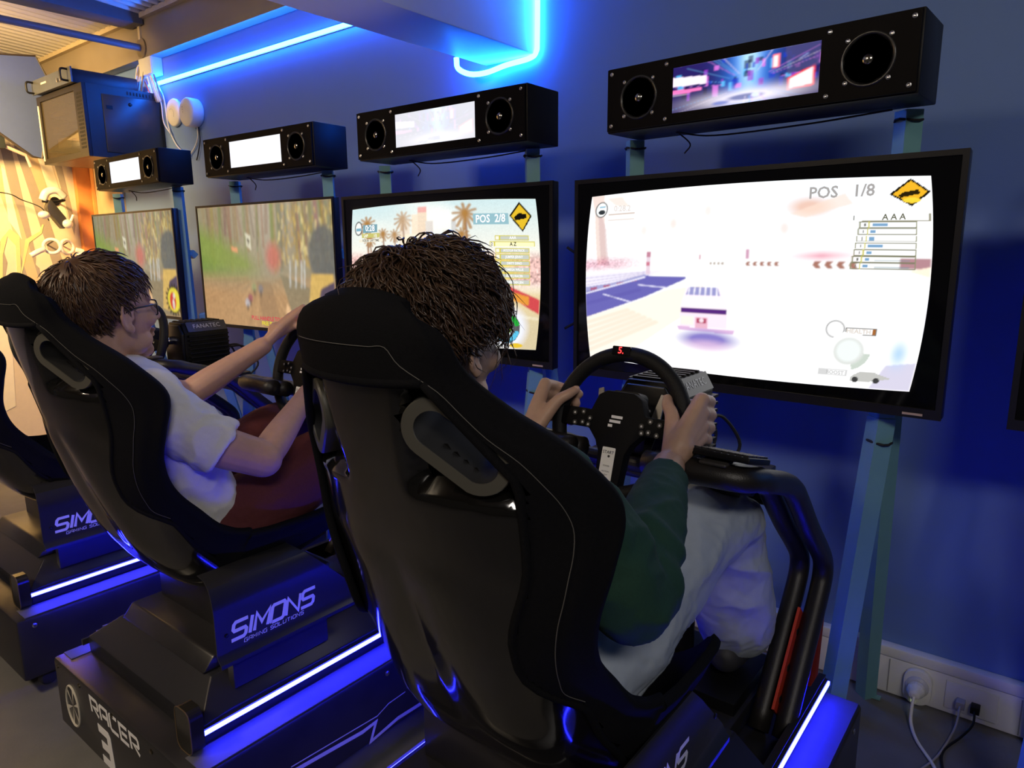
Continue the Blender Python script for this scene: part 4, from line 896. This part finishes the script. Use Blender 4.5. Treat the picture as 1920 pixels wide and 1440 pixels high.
def eyes_of(g, sc, parent, R):
    for s in (-1, 1):
        e = MB().ball(g(s*.031, .070, .012), .0115*sc, 14, 10).build('eye', mat('eye_white', (.8, .78, .76), .2, noise_amt=0), parent, smooth=True)
        MB().ball(g(s*.031, .0775, .012), .0055*sc, 10, 8).build('iris', mat('iris_brown', (.05, .03, .02), .2, noise_amt=0), e, smooth=True)
def nail(parent, tp, T, N, O, sc, m):
    c = tp+(N*.55-O*.2).normalized()*.0070*sc; ex = T.normalized(); nn = (N*.8-O*.4).normalized(); ey = ex.cross(nn)
    MB().add([c+ex*a*.006+ey*b*.0045+nn*(.0012-.0008*b*b) for a in (-1, 0, 1) for b in (-1, 0, 1)], [(0, 1, 4, 3), (1, 2, 5, 4), (3, 4, 7, 6), (4, 5, 8, 7)]).build('thumb_nail', m, parent, smooth=True)
# ---- curly-haired player (nearest)
def person_near():
    x0 = -.66; base = (x0, .85, .56)
    t = thing('person', 'seated player with curly brown hair, dark green sweater and pale jeans', 'person', base, 0, None, org=base)
    skin = skin_mat('skin_light', (.52, .33, .24)); nm = mat('nail', (.66, .44, .36), .3)
    sc = .95; O = Vector((-.648, .655, 1.192)); R = (Matrix.Rotation(math.radians(-9), 3, 'X') @ Matrix.Rotation(math.radians(6), 3, 'Y')) if False else Matrix.Rotation(math.radians(-8), 3, 'X')
    C = Vector((RIG[4][1], WY_, WZ)); mb = MB()
    head_parts(mb, O, sc, R)
    limb(mb, [O+R @ Vector((0, -.022, -.03)), O+Vector((-.002, -.008, -.085)), (x0, .655, 1.03)], [.050, .050, .060], 18, 4)
    ring_loft(mb, [(x0, .87, .60, .13, .08), (x0, .82, .70, .125, .08), (x0, .755, .85, .13, .08), (x0, .70, .98, .14, .08), (x0, .675, 1.06, .09, .06)])
    eR = Vector((-.425, .800, .868)); wRt = Vector((-.515, 1.085, .945)); eL = Vector((-.90, .82, .82)); wL = Vector((-.835, 1.095, .925))
    tpR = grip(mb, C, 81, 1, wRt, eR, 1.12); tpL = grip(mb, C, 277, -1, wL, eL, 1.05)
    for s, e in ((1, eR), (-1, eL)): limb(mb, [(x0+s*.155, .70, 1.02), (x0+s*.20, .73, .95), e], [.045, .043, .040], 14, 4)
    body = remesh('body', mb, .0034, 5, skin, t)
    for q in (tpR, tpL): nail(body, *q, 1.0, nm)
    g = lambda x, y, z: O+R @ Vector((x, y, z))*sc
    eyes_of(g, sc, body, R)
    # sweater
    mb = MB()
    ring_loft(mb, [(x0, .875, .580, .150, .110), (x0, .835, .66, .155, .112), (x0, .785, .78, .158, .108), (x0, .74, .90, .168, .105), (x0, .705, 1.00, .170, .095), (x0, .68, 1.055, .115, .075), (x0, .668, 1.085, .066, .060)])
    for s, e, w in ((1, eR, wRt), (-1, eL, wL)):
        sh = Vector((x0+s*.150, .70, 1.015)); d = (w-e)
        limb(mb, [sh, sh.lerp(e, .5)+Vector((s*.012, .0, -.004)), e+Vector((0, -.012, -.014)), e+d*.25, e+d*.62, e+d*.74], [.064, .061, .058, .053, .047, .042], 20, 5)
        limb(mb, [e+d*.72, e+d*.80, e+d*.885], [.0385, .0395, .0375], 20, 3, ends=False)
    fd0 = folds(.0085, 13, (1, .8, 1.3)); axu = (wRt-eR).normalized()
    fd = lambda p, n: fd0(p, n)+.0038*math.sin(((p-eR).dot(axu))*95+3*noise.noise(p*14))*math.exp(-(((p-eR).dot(axu)-.03)/.075)**2); fine = folds(.0025, 42)
    remesh('sweater', mb, .005, 4, mat('green_sweater', (.010, .050, .032), .85, noise_amt=.25, nscale=300, bump=.2, bscale=900), t, lambda p, n: max(-.004, fd(p, n)*(1-.75*ss(.92, .97, p.y)))+fine(p, n)*.5, label='dark green sweater with ribbed cuffs')
    # jeans
    mb = MB(); ring_loft(mb, [(x0, .90, .560, .16, .12), (x0, .875, .60, .160, .115), (x0, .84, .66, .150, .105)])
    limb(mb, [(-.575, .86, .62), (-.552, 1.00, .685), (-.535, 1.20, .748), (-.530, 1.335, .763), (-.532, 1.405, .715), (-.535, 1.455, .61), (-.538, 1.50, .50), (-.538, 1.53, .435)], [.100, .096, .084, .080, .080, .083, .086, .080], 22, 6)
    limb(mb, [(-.745, .86, .61), (-.765, 1.02, .640), (-.775, 1.22, .650), (-.775, 1.34, .635), (-.77, 1.42, .55), (-.765, 1.52, .43)], [.098, .092, .078, .074, .074, .070], 22, 6)
    fj = folds(.011, 11, (1, .55, .9)); fj2 = folds(.002, 38)
    def dj(p, n):
        v = fj(p, n)+fj2(p, n)
        if p.x > -.66 and p.y < 1.3:   # side seam
            v -= .004*math.exp(-((p.z-(.60+.25*(p.y-.86)+.015*math.sin(p.y*20)))/.004)**2)*ss(.0, .6, n.x)
        return v
    jm = mat('pale_denim', (.42, .48, .56), .8, noise_amt=.14, nscale=26, bump=.25, bscale=900)
    remesh('jeans', mb, .005, 4, jm, t, dj, label='pale washed denim jeans')
    for s, x in ((1, -.538), (-1, -.765)):
        mb = MB(); limb(mb, [(x, 1.47, .385), (x, 1.55, .385), (x, 1.64, .43)], [.040, .044, .036], 16, 5)
        remesh('shoe', mb, .005, 3, mat('dark_shoe', (.03, .03, .035), .6), t)
    # hair
    hb = MB(); hm = mat('curly_brown_hair', (.060, .032, .018), .36, noise_amt=.5, nscale=24, spec=.5)
    cc = Vector((0, -.016, .050)); rg = random.Random(11)
    cap = MB(); cap.ball(g(0, -.022, .052), sc, 24, 16, (.081, .101, .088), R)
    crown = Vector((-.15, -.35, .92)).normalized()
    for k in range(4600):
        z = rg.uniform(-.55, 1); a = rg.uniform(0, 6.283); r = math.sqrt(max(0, 1-z*z)); n = Vector((r*math.cos(a), r*math.sin(a), z))
        if n.y > .55 and z < .40: continue
        if n.y > .05 and z < .05: continue
        if n.y > -.25 and z < -.25: continue
        L = rg.uniform(.035, .075)*(1.2 if n.y > .2 else 1)
        if z < -.1: L *= .6
        if n.y > -.1 and z < .35: L *= .55
        strand(hb, g, n, crown, L, rg.uniform(.006, .024), (rg.uniform(.003, .0095), rg.uniform(4, 12)), rg.uniform(.0008, .0018), k, fluff=rg.uniform(-.006, .014))
    for k in range(70):
        z = rg.uniform(-.1, .8); a = rg.uniform(0, 6.283); r = math.sqrt(max(0, 1-z*z)); n = Vector((r*math.cos(a), r*math.sin(a), z))
        strand(hb, g, n, crown, rg.uniform(.05, .08), .028, (.010, rg.uniform(4, 9)), .0006, k+7000, fluff=.02)
    hair = cap.build('hair', hm, t, smooth=True, label='curly brown hair')
    hb.build('hair_locks', hm, hair, smooth=True)['kind'] = 'stuff'
    return t
# ---- man with glasses
def person_far():
    x0 = -1.695; base = (x0, .85, .56)
    t = thing('person', 'seated man with short brown hair and glasses, white t-shirt and maroon trousers', 'person', base, 0, None, org=base)
    skin = skin_mat('skin_rosy', (.56, .33, .25)); sc = 1.0
    O = Vector((-1.682, .672, 1.176)); R = Matrix.Rotation(math.radians(9), 3, 'Z') @ Matrix.Rotation(math.radians(3), 3, 'X')
    C = Vector((RIG[3][1], WY_+.01, WZ)); mb = MB()
    head_parts(mb, O, sc, R)
    limb(mb, [O+Vector((0, -.025, -.02)), O+Vector((0, -.028, -.085)), (x0, .645, 1.02)], [.054, .054, .066], 18, 4)
    ring_loft(mb, [(x0, .87, .60, .14, .09), (x0, .82, .72, .14, .085), (x0, .755, .87, .15, .085), (x0, .695, .985, .15, .08), (x0, .665, 1.05, .09, .06)])
    eR = Vector((-1.452, .885, .835)); wRt = Vector((-1.565, 1.10, .945)); eL = Vector((-1.885, .93, .925)); wL = Vector((-1.80, 1.125, 1.050))
    tpR = grip(mb, C, 98, 1, wRt, eR); tpL = grip(mb, C, 336, -1, wL, eL)
    limb(mb, [(x0+.155, .69, .99), (x0+.20, .77, .90), eR], [.052, .050, .044], 16, 5)
    limb(mb, [(x0-.150, .71, 1.00), (x0-.18, .80, .965), eL], [.050, .048, .042], 16, 5)
    body = remesh('body', mb, .0034, 5, skin, t)
    for q in (tpR, tpL): nail(body, *q, 1.0, mat('nail', (.66, .44, .36), .3))
    g = lambda x, y, z: O+R @ Vector((x, y, z))*sc
    eyes_of(g, sc, body, R)
    # t-shirt
    mb = MB()
    ring_loft(mb, [(x0, .88, .580, .158, .115), (x0, .84, .66, .160, .116), (x0, .785, .78, .160, .108), (x0, .725, .90, .170, .108), (x0, .700, 1.00, .168, .100), (x0, .675, 1.055, .130, .086), (x0, .655, 1.082, .074, .066)])
    limb(mb, [(x0+.140, .685, 1.000), (x0+.175, .735, .935), (x0+.212, .800, .878)], [.066, .066, .066], 20, 5, ends=False)
    limb(mb, [(x0-.135, .705, 1.020), (x0-.165, .765, .985), (x0-.182, .845, .950)], [.066, .066, .064], 20, 5, ends=False)
    mb.ball((x0+.140, .695, 1.000), .064, 16, 12); mb.ball((x0-.140, .705, 1.010), .066, 16, 12)
    fs_ = folds(.009, 13, (1.2, .7, 1)); f2 = folds(.0016, 45)
    remesh('t_shirt', mb, .0045, 3, mat('white_cotton', (.78, .77, .74), .8, noise_amt=.05, nscale=300, bump=.12, bscale=700), t, lambda p, n: fs_(p, n)+f2(p, n), label='loose white cotton t-shirt')
    mb = MB(); mb.tube([(x0+.066*math.cos(a), .655+.062*math.sin(a), 1.086+.012*math.sin(a)*-1) for a in (k*math.pi/14 for k in range(28))], .006, 8, close=True)
    mb.build('collar', mat('white_cotton', (.78, .77, .74), .8), t, smooth=True)
    # trousers
    mb = MB(); ring_loft(mb, [(x0, .90, .560, .165, .125), (x0, .875, .60, .165, .12), (x0, .84, .65, .155, .105)])
    limb(mb, [(-1.60, .86, .62), (-1.575, 1.00, .70), (-1.565, 1.20, .765), (-1.565, 1.33, .775), (-1.565, 1.42, .70), (-1.57, 1.50, .55), (-1.57, 1.53, .44)], [.102, .096, .084, .078, .076, .07, .065], 22, 6)
    limb(mb, [(-1.79, .86, .62), (-1.83, 1.00, .705), (-1.86, 1.15, .775), (-1.865, 1.26, .775), (-1.86, 1.36, .68), (-1.85, 1.48, .50), (-1.85, 1.53, .43)], [.102, .096, .082, .076, .074, .07, .065], 22, 6)
    ft = folds(.006, 11, (1, .6, .9))
    remesh('trousers', mb, .005, 4, mat('maroon_cloth', (.115, .022, .024), .85, noise_amt=.2, nscale=200, bump=.2, bscale=700), t, lambda p, n: ft(p, n)+f2(p, n), label='dark maroon trousers')
    for x in (-1.57, -1.85):
        mb = MB(); limb(mb, [(x, 1.47, .385), (x, 1.55, .385), (x, 1.64, .43)], [.040, .044, .036], 16, 5)
        remesh('shoe', mb, .005, 3, mat('dark_shoe', (.03, .03, .035), .6), t)
    # glasses
    gl = mat('glasses_frame', (.02, .018, .017), .3); fr = MB()
    for s in (-1, 1):
        c = (s*.033, .092, .012); fr.tube([g(c[0]+p[0], c[1]-abs(s*c[0]+p[0]*s)*.18, c[2]+p[1]) for p in rrect(0, 0, .026, .017, .008, 3)], .0018, 6, close=True)
        fr.tube([g(s*.058, .083, .020), g(s*.074, .06, .021), g(s*.081, .02, .020), g(s*.083, -.004, .016), g(s*.079, -.022, .002)], .0019, 6)
    fr.tube([g(-.008, .093, .016), g(0, .099, .019), g(.008, .093, .016)], .0017, 6)
    go = fr.build('glasses', gl, t, smooth=True, label='dark thin-framed glasses')
    for s in (-1, 1):
        MB().prism(rrect(0, 0, .0245, .0155, .007, 3), 0, .0012, lambda p, h, s=s: g(s*.033+p[0], .0915-abs(.033+p[0]*s)*.18+h, .012+p[1])).build('lens', mat('lens_glass', (.9, .92, .95), .02, trans=1, noise_amt=0), go)
    # hair: short, straight, brushed back
    hm = mat('brown_hair', (.085, .044, .024), .38, noise_amt=.45, nscale=30, spec=.5); rg = random.Random(5)
    cap = MB(); cap.ball(g(0, -.024, .051), sc, 24, 16, (.079, .100, .087), R); hb = MB(); cc = Vector((0, -.016, .046))
    crown = Vector((.10, -.42, .90)).normalized()
    for k in range(3000):
        z = rg.uniform(-.66, 1); a = rg.uniform(0, 6.283); r = math.sqrt(max(0, 1-z*z)); n = Vector((r*math.cos(a), r*math.sin(a), z))
        if n.y > .62 and z < .55: continue
        if n.y > .18 and z < .12: continue
        if n.y > -.22 and z < -.22: continue
        L = rg.uniform(.030, .055)
        if n.y > .0 and z < .40: L *= .6
        if z < -.25: L *= .7
        strand(hb, g, n, crown, L, rg.uniform(.004, .016), (rg.uniform(.0005, .003), rg.uniform(1, 4)), rg.uniform(.0010, .0021), k+9000, spread=.35, fluff=rg.uniform(-.004, .006))
    for k in range(80):   # loose wisps at the back of the head
        n = Vector((rg.uniform(-.6, .6), -.85, rg.uniform(.0, .7))).normalized(); strand(hb, g, n, crown, rg.uniform(.03, .06), .016, (.004, 3), .0005, k+300, fluff=rg.uniform(.01, .03), spread=.6)
    hair = cap.build('hair', hm, t, smooth=True, label='short tousled brown hair')
    hb.build('hair_locks', hm, hair, smooth=True)['kind'] = 'stuff'
    return t
person_near(); person_far()
# ------------------------------------------------------------------ wall cabinet, amplifier and fittings at the far left
CB = mat('cabinet_black', (.018, .018, .020), .40); CBT = mat('cabinet_side', (.035, .038, .042), .32)
cx0, cx1, cy0, cy1, cz0, cz1 = -5.06, -4.40, 1.76, 2.199, 1.845, 2.235
c = thing('wall_cabinet', 'black equipment cabinet with a glass door hung high on the wall', 'cabinet', ((cx0+cx1)/2, 2.0, cz0), 0, org=((cx0+cx1)/2, 2.0, cz0))
MB().box((cx0, cy0+.02, cz0), (cx1, cy1, cz0+.012)).box((cx0, cy0+.02, cz1-.012), (cx1, cy1, cz1)).box((cx0, cy0+.02, cz0+.012), (cx0+.01, cy1, cz1-.012)).box((cx0+.01, cy1-.01, cz0+.012), (cx1-.01, cy1, cz1-.012)).box((cx1-.01, cy0+.02, cz0+.012), (cx1, cy1, cz1-.012)).build('carcass', CB, c)
sp = MB().box((cx1-.001, cy0+.10, cz0+.03), (cx1+.006, cy1-.02, cz1-.045)).build('side_panel', CBT, c, bevel=.003)
MB().lathe([(.010, 0), (.010, .004), (.006, .006)], (cx1+.006, cy0+.25, cz1-.085), (1, 0, 0), 16).build('lock', METD, sp)
MB().box((cx1+.0055, cy0+.115, cz1-.125), (cx1+.009, cy0+.15, cz1-.105)).build('latch', BLK, sp)
for k in range(9): MB().box((cx1-.004, cy0+.24+k*.018, cz1-.032), (cx1+.003, cy0+.246+k*.018, cz1-.014)).build('vent_slot', BLKM, c)
dr = MB().box((cx0, cy0, cz1-.03), (cx1, cy0+.018, cz1)).box((cx0, cy0, cz0), (cx1, cy0+.018, cz0+.03)).box((cx0, cy0, cz0+.03), (cx0+.05, cy0+.018, cz1-.03)).box((cx1-.11, cy0, cz0+.03), (cx1, cy0+.018, cz1-.03)).build('door', mat('door_frame_black', (.018, .014, .010), .4, spec=.3), c)
MB().box((cx0+.05, cy0+.007, cz0+.03), (cx1-.11, cy0+.011, cz1-.03)).build('door_glass', mat('smoked_glass', (.30, .24, .14), .04, trans=.85, noise_amt=0), dr)
mb = MB()
for r in range(15):
    for q in range(4): mb.box((cx1-.085+q*.018, cy0-.0012, cz0+.045+r*.0205), (cx1-.075+q*.018, cy0-.0002, cz0+.057+r*.0205))
mb.build('vent_holes', BLKM, dr)['kind'] = 'stuff'
MB().box((cx0+.012, cy0-.004, cz0+.02), (cx0+.022, cy0, cz1-.05)).build('edge_strip', mat('pale_strip', (.8, .78, .66), .3), dr)
for z in (1.93, 2.03, 2.12): MB().box((cx0+.03, cy0+.06, z), (cx1-.04, cy1-.05, z+.03)).build('rack_unit', mat('rack_unit', (.10, .08, .05), .4), c)
MB().box((cx0+.16, cy0+.035, 1.93), (cx0+.30, cy0+.058, 1.985)).build('paper_note', WHITE, c)
# amplifier on the cabinet
a = thing('amplifier', 'rack amplifier with two front handles lying on the wall cabinet', 'amplifier', (-4.74, 1.95, cz1), 0, org=(-4.74, 1.95, cz1))
MB().box((-5.00, 1.74, cz1+.006), (-4.47, 2.10, cz1+.080)).build('case', CB, a, bevel=.003)
MB().box((-5.03, 1.732, cz1+.004), (-4.45, 1.74, cz1+.084)).build('front_panel', mat('amp_front', (.16, .17, .17), .3, .6), a)
for x in (-5.00, -4.49): MB().tube(cr([(x, 1.732, cz1+.014), (x, 1.70, cz1+.016), (x, 1.694, cz1+.044), (x, 1.70, cz1+.072), (x, 1.732, cz1+.074)], 4), .006, 8).build('handle', BLK, a, smooth=True)
for x in (-4.62, -4.575): MB().lathe([(.012, 0), (.011, .012), (.004, .014)], (x, 1.732, cz1+.034), (0, -1, 0), 14).build('knob', CHR, a)
MB().box((-4.88, 1.730, cz1+.046), (-4.80, 1.732, cz1+.056)).build('badge', GPR, a)
for x in (-4.95, -4.52):
    for y in (1.79, 2.05): MB().cyl((x, y, cz1), (x, y, cz1+.008), .012, 10).build('foot', BLKM, a)
# cable bundle
rg = random.Random(2); cw = [(.62, .55, .48), (.72, .68, .62), (.30, .26, .24), (.55, .12, .08), (.18, .16, .16)]
for k in range(9):
    x = -4.60+k*.022; h = rg.uniform(.06, .13); col = cw[(0, 1, 0, 3, 1, 2, 0, 1, 4)[k]]
    o = MB().tube(cr([(x-.05, 2.12, cz1+.004), (x-.045, 2.13, cz1+h*.6), (x-.01, 2.14, cz1+.05+h), (x+.05, 2.15, cz1+.02+h*.9), (x+.085, 2.16, cz1+.0), (x+.095, 2.17, cz1-.05)] if k > 2 else [(x-.05, 2.13, cz1+.004), (x-.05, 2.14, cz1+.05), (x-.03, 2.14, cz1+.075), (x+.0, 2.14, cz1+.03), (x+.01, 2.15, cz1+.004)], 6), .0055, 8).build('data_cable', mat('cable_%d' % int(col[0]*100), col, .5), smooth=True)
    tag(o, '%s looped cable in the bundle behind the amplifier' % ('leftmost short beige', 'second short white', 'third short beige', 'only red', 'tall white, just right of the red,', 'only grey', 'tall beige, just right of the grey,', 'rightmost white', 'only black')[k], 'cable', 'cables bundled behind the amplifier')
tag(MB().box((-4.58, 2.14, cz1), (-4.66, 2.18, cz1+.05)).build('cable_plug', WHITE, bevel=.004), 'white plug block beside the amplifier cables', 'plug')
# white junction box and power adapter on the wall
j = thing('junction_box', 'white square box on the wall above the start of the neon strip', 'box', (-4.40, WY, 2.34), 0, org=(-4.40, WY, 2.34))
MB().box((-4.50, WY-.065, 2.335), (-4.345, WY, 2.445)).build('housing', WHITE, j, bevel=.006); MB().box((-4.497, WY-.069, 2.338), (-4.348, WY-.064, 2.442)).build('lid', WHITE, j, bevel=.003)
MB().tube(cr([(-4.47, WY-.03, 2.336), (-4.47, WY-.03, 2.315), (-4.46, WY-.02, 2.30)], 5), .008, 8).build('cable_gland', WHITE, j)
d = tag(MB().box((-4.60, WY-.045, cz1+.004), (-4.47, WY-.005, cz1+.026)).build('led_driver', mat('driver_blue', (.35, .45, .6), .4), bevel=.003), 'small power adapter of the neon strip on the cabinet edge', 'power adapter')
# wifi discs
for x, z, dx, lab in ((-4.235, 2.112, .075, 'round white wifi disc nearer the wall cabinet'), (-4.005, 2.082, .078, 'round white wifi disc beside the first, with three dots')):
    t = thing('wifi_disc', lab, 'router', (x, WY, z), 0, 'white wifi discs on the wall', org=(x, WY, z)); dep = .018 if x < -4.1 else .06
    MB().lathe([(.074, 0), (.078, -.006), (.078, -dep), (.072, -dep-.008), (.03, -dep-.011), (.002, -dep-.0115)], (x, WY, z), (0, 1, 0), 36).build('body', WHITE, t, smooth=True)
    if x < -4.1: MB().tube([(x-.01+.03*math.cos(q), WY-dep-.011, z-.01+.03*math.sin(q)) for q in np.linspace(-.6, 2.2, 12)], .0012, 5).build('ring_mark', mat('mark_grey', (.4, .4, .4), .5), t)
    else:
        for k in range(3): MB().lathe([(.004, 0), (.003, .001)], (x-.03+k*.002, WY-dep-.0105, z+.03-k*.014), (0, -1, 0), 8).build('status_dot', mat('mark_grey', (.4, .4, .4), .5), t)
for k, (pts, lab) in enumerate((([(-4.40, WY-.012, 2.285), (-4.345, WY-.012, 2.20), (-4.33, WY-.01, 2.05), (-4.25, WY-.01, 1.93), (-4.10, WY-.01, 1.85)], 'thin white cable curving down beside the wall cabinet'), ([(-4.42, WY-.02, 2.285), (-4.37, WY-.02, 2.18), (-4.36, WY-.02, 2.07), (-4.30, WY-.015, 2.0)], 'short white cable hanging from the neon strip start'), ([(-4.0, WY-.01, 2.005), (-4.005, WY-.01, 1.95), (-4.05, WY-.01, 1.90), (-4.12, WY-.01, 1.86)], 'white cable dropping from the second wifi disc'), ([(-3.985, WY-.01, 2.005), (-3.985, WY-.01, 1.93), (-4.02, WY-.01, 1.86), (-4.04, WY-.01, 1.83)], 'dark cable dropping from the second wifi disc'))):
    tag(MB().tube(cr(pts, 8), .0035, 8).build('wall_cable', WHITE if k < 3 else BLKM, smooth=True), lab, 'cable')
# tilted grey panel hanging at the far left
gp = thing('hanging_panel', 'tilted grey-blue panel with dark edge hanging left of the cabinet', 'panel', (-5.1, 1.60, 2.2), 0)
Rm = Matrix(((0, 1, 0), (0, 0, 0), (0, 0, 0)))
pl = [(1.30, 2.44), (1.835, 2.51), (1.90, 2.36), (1.80, 1.90), (1.75, 1.905), (1.30, 2.25)]
mb = MB().prism([(y-1.60, z-2.2) for y, z in pl], -.10, -.08, lambda p, h: (h+.0, p[0], p[1])); mb.build('face_board', mat('grey_blue_board', (.08, .12, .30), .6, noise_amt=.05), gp)
MB().tube([(-.085, y-1.60, z-2.2) for y, z in pl], .008, 6, close=True).build('edge_trim', mat('edge_dark', (.05, .04, .03), .5), gp)
gp.location.x = -5.12
# dark duct and slanting rail below it
tag(MB().box((-5.42, 1.36, 1.96), (-5.36, 1.66, 2.05)).build('wall_sign', mat('dark_sign', (.05, .06, .06), .3), bevel=.004), 'dark glossy sign on the mural wall at the left edge', 'sign')
tag(MB().tube([(-5.38, 1.45, 2.06), (-5.38, 1.77, 1.93), (-5.38, 1.79, 1.86)], .011, 8).build('slanted_rail', mat('pale_rail', (.7, .55, .45), .4)), 'pale slanted rail on the mural wall under the grey panel', 'rail')
# white headset and controllers hung on the mural wall
def headset(y, z, label):
    x = -5.33; t = thing('vr_headset', label, 'headset', (x, y, z), 0, 'white headsets hung on the mural wall', org=(x, y, z)); W2 = mat('cream_plastic', (.86, .82, .72), .35); V = Vector
    k = MB().cyl((WX, y+.045, z+.055), (x, y+.045, z+.055), .006, 10).lathe([(.03, 0), (.03, .008)], (WX, y+.045, z+.055), (1, 0, 0), 16).build('wall_hook', METD, t)
    MB().tube(cr([(x, y-.085, z+.05), (x+.01, y-.06, z+.10), (x+.01, y, z+.115), (x, y+.05, z+.075)], 6), [.022]*19, 12, flat=(.8, 1.1)).build('head_strap', W2, t, smooth=True)
    MB().tube(cr([(x, y-.09, z+.045), (x+.015, y-.02, z+.04), (x, y+.04, z+.055)], 5), .010, 8).build('face_pad', BLK, t, smooth=True)
    MB().prism(rrect(0, 0, .075, .035, .02), -.03, .03, lambda p, h: (x+h, y-.02+p[0]*.6+p[1]*.4, z-.04+p[1]-p[0]*.9)).build('visor', mat('visor_dark', (.05, .045, .04), .3), t, bevel=.004)
    MB().ball((x+.02, y-.095, z-.045), .032, 16, 12, (1, 1.1, .8)).build('left_pod', W2, t, smooth=True); MB().ball((x+.02, y+.035, z-.10), .034, 16, 12, (1, 1, .9)).build('right_pod', W2, t, smooth=True)
    MB().tube([(x+.02, y+.04, z-.12), (x+.03, y+.075, z-.04)], .008, 8).build('strap_end', W2, t)
    return t
headset(1.90, 1.60, 'white virtual reality headset hanging on the mural wall')
cg = mat('cream_plastic', (.86, .82, .72), .35)
for y, z, s, lab in ((1.845, 1.335, 1, 'white game controller with a ring, hung lower on the mural wall'), (1.935, 1.33, -1, 'second white game controller with a ring beside the orange jamb')):
    t = thing('game_controller', lab, 'controller', (-5.36, y, z), 0, 'white controllers on the mural wall', org=(-5.36, y, z)); x = -5.36
    MB().tube([(x+.02*math.cos(q), y+.055*math.cos(q)*s*.8, z+.045*math.sin(q)+.02) for q in (k*math.pi/12 for k in range(24))], .011, 10, close=True).build('tracking_ring', cg, t, smooth=True)
    MB().tube(cr([(x, y-.05*s, z), (x+.01, y-.09*s, z-.015), (x, y-.13*s if s > 0 else y+.06, z-.04)], 5), [.017]*11, 10).build('grip', cg, t, smooth=True)
    MB().cyl((WX, y+.02, z+.03), (x, y+.02, z+.06), .005, 8).build('peg', METD, t)
tag(MB().tube(cr([(-5.40, 1.30, 1.70), (-5.40, 1.62, 1.69), (-5.40, 1.72, 1.65), (-5.35, 1.81, 1.60), (-5.34, 1.84, 1.52)], 8), .0035, 6).build('headset_cable', BLKM, smooth=True), 'dark cable running across the mural to the headset', 'cable')
# ------------------------------------------------------------------ plugs and cables at the trunking, lower right
pw = thing('power_plug', 'white round power plug with a white cable in the trunking', 'plug', (-.222, WY-.03, .05), 0, org=(-.222, WY-.03, .05)); W3 = mat('plug_white', (.80, .79, .74), .4)
MB().prism(rrect(-.222, .062, .036, .054, .034, 8), WY-.052, WY-.030, lambda p, h: (p[0], h, p[1])).build('socket_plate', W3, pw, bevel=.004)
MB().lathe([(.030, 0), (.030, -.006), (.024, -.010)], (-.222, WY-.052, .068), (0, 1, 0), 24).build('socket_ring', mat('socket_grey', (.55, .55, .58), .4), pw)
MB().lathe([(.022, 0), (.023, -.02), (.014, -.042), (.006, -.046)], (-.222, WY-.058, .066), (0, 1, 0), 20).build('plug_body', W3, pw)
MB().tube(cr([(-.222, WY-.100, .062), (-.222, WY-.125, .035), (-.215, WY-.16, .012), (-.19, WY-.22, .007), (-.14, 1.90, .007), (-.10, 1.80, .007), (-.05, 1.72, .007)], 8), .0045, 8).build('cable', W3, pw, smooth=True)
MB().ball((-.230, WY-.053, .018), .003, 8, 6).build('pilot_light', emat('pilot', (.8, 1, .4), 3), pw)
nw = thing('data_outlet', 'double data outlet in the trunking with grey and black plugs', 'outlet', (-.10, WY-.03, .06), 0, org=(-.10, WY-.03, .06))
MB().box((-.155, WY-.036, .022), (-.03, WY-.030, .108)).build('faceplate', TR, nw, bevel=.003)
for x, m_, pts in ((-.115, mat('plug_grey', (.35, .33, .36), .4), [(-.115, WY-.06, .055), (-.115, WY-.085, .03), (-.12, WY-.12, .008), (-.14, 1.95, .006), (-.17, 1.86, .006)]), (-.080, BLK, [(-.08, WY-.06, .055), (-.08, WY-.09, .03), (-.10, WY-.13, .008), (-.13, 1.98, .006), (-.12, 1.90, .006), (-.10, 1.84, .006)])):
    p = MB().box((x-.011, WY-.062, .045), (x+.011, WY-.034, .066)).build('plug', m_, nw, bevel=.002)
    MB().tube(cr(pts, 7), .003, 8).build('cable', m_, nw, smooth=True)
rt_ = thing('red_bracket', 'red painted steel bracket on the floor behind the wheel stand', 'bracket', (-.49, 2.03, 0), 0, org=(-.49, 2.03, 0))
MB().tube([(-.475, 1.99, .30), (-.49, 2.03, .03)], .026, 14).build('tube', RED, rt_); MB().box((-.545, 1.985, .002), (-.435, 2.09, .014)).build('foot_plate', RED, rt_, bevel=.003)
# loops of black cable beside the televisions
for x, lab in ((-1.19, 'black cable looped beside the palm-lined city race television'), (-2.20, 'black cable looped beside the forest trail television')):
    tag(MB().tube(cr([(x-.02, 1.80, 1.32), (x+.03, 1.83, 1.27), (x+.035, 1.84, 1.18), (x, 1.83, 1.10), (x-.04, 1.82, 1.07)], 7), .004, 8).build('loop_cable', BLKM, smooth=True), lab, 'cable')
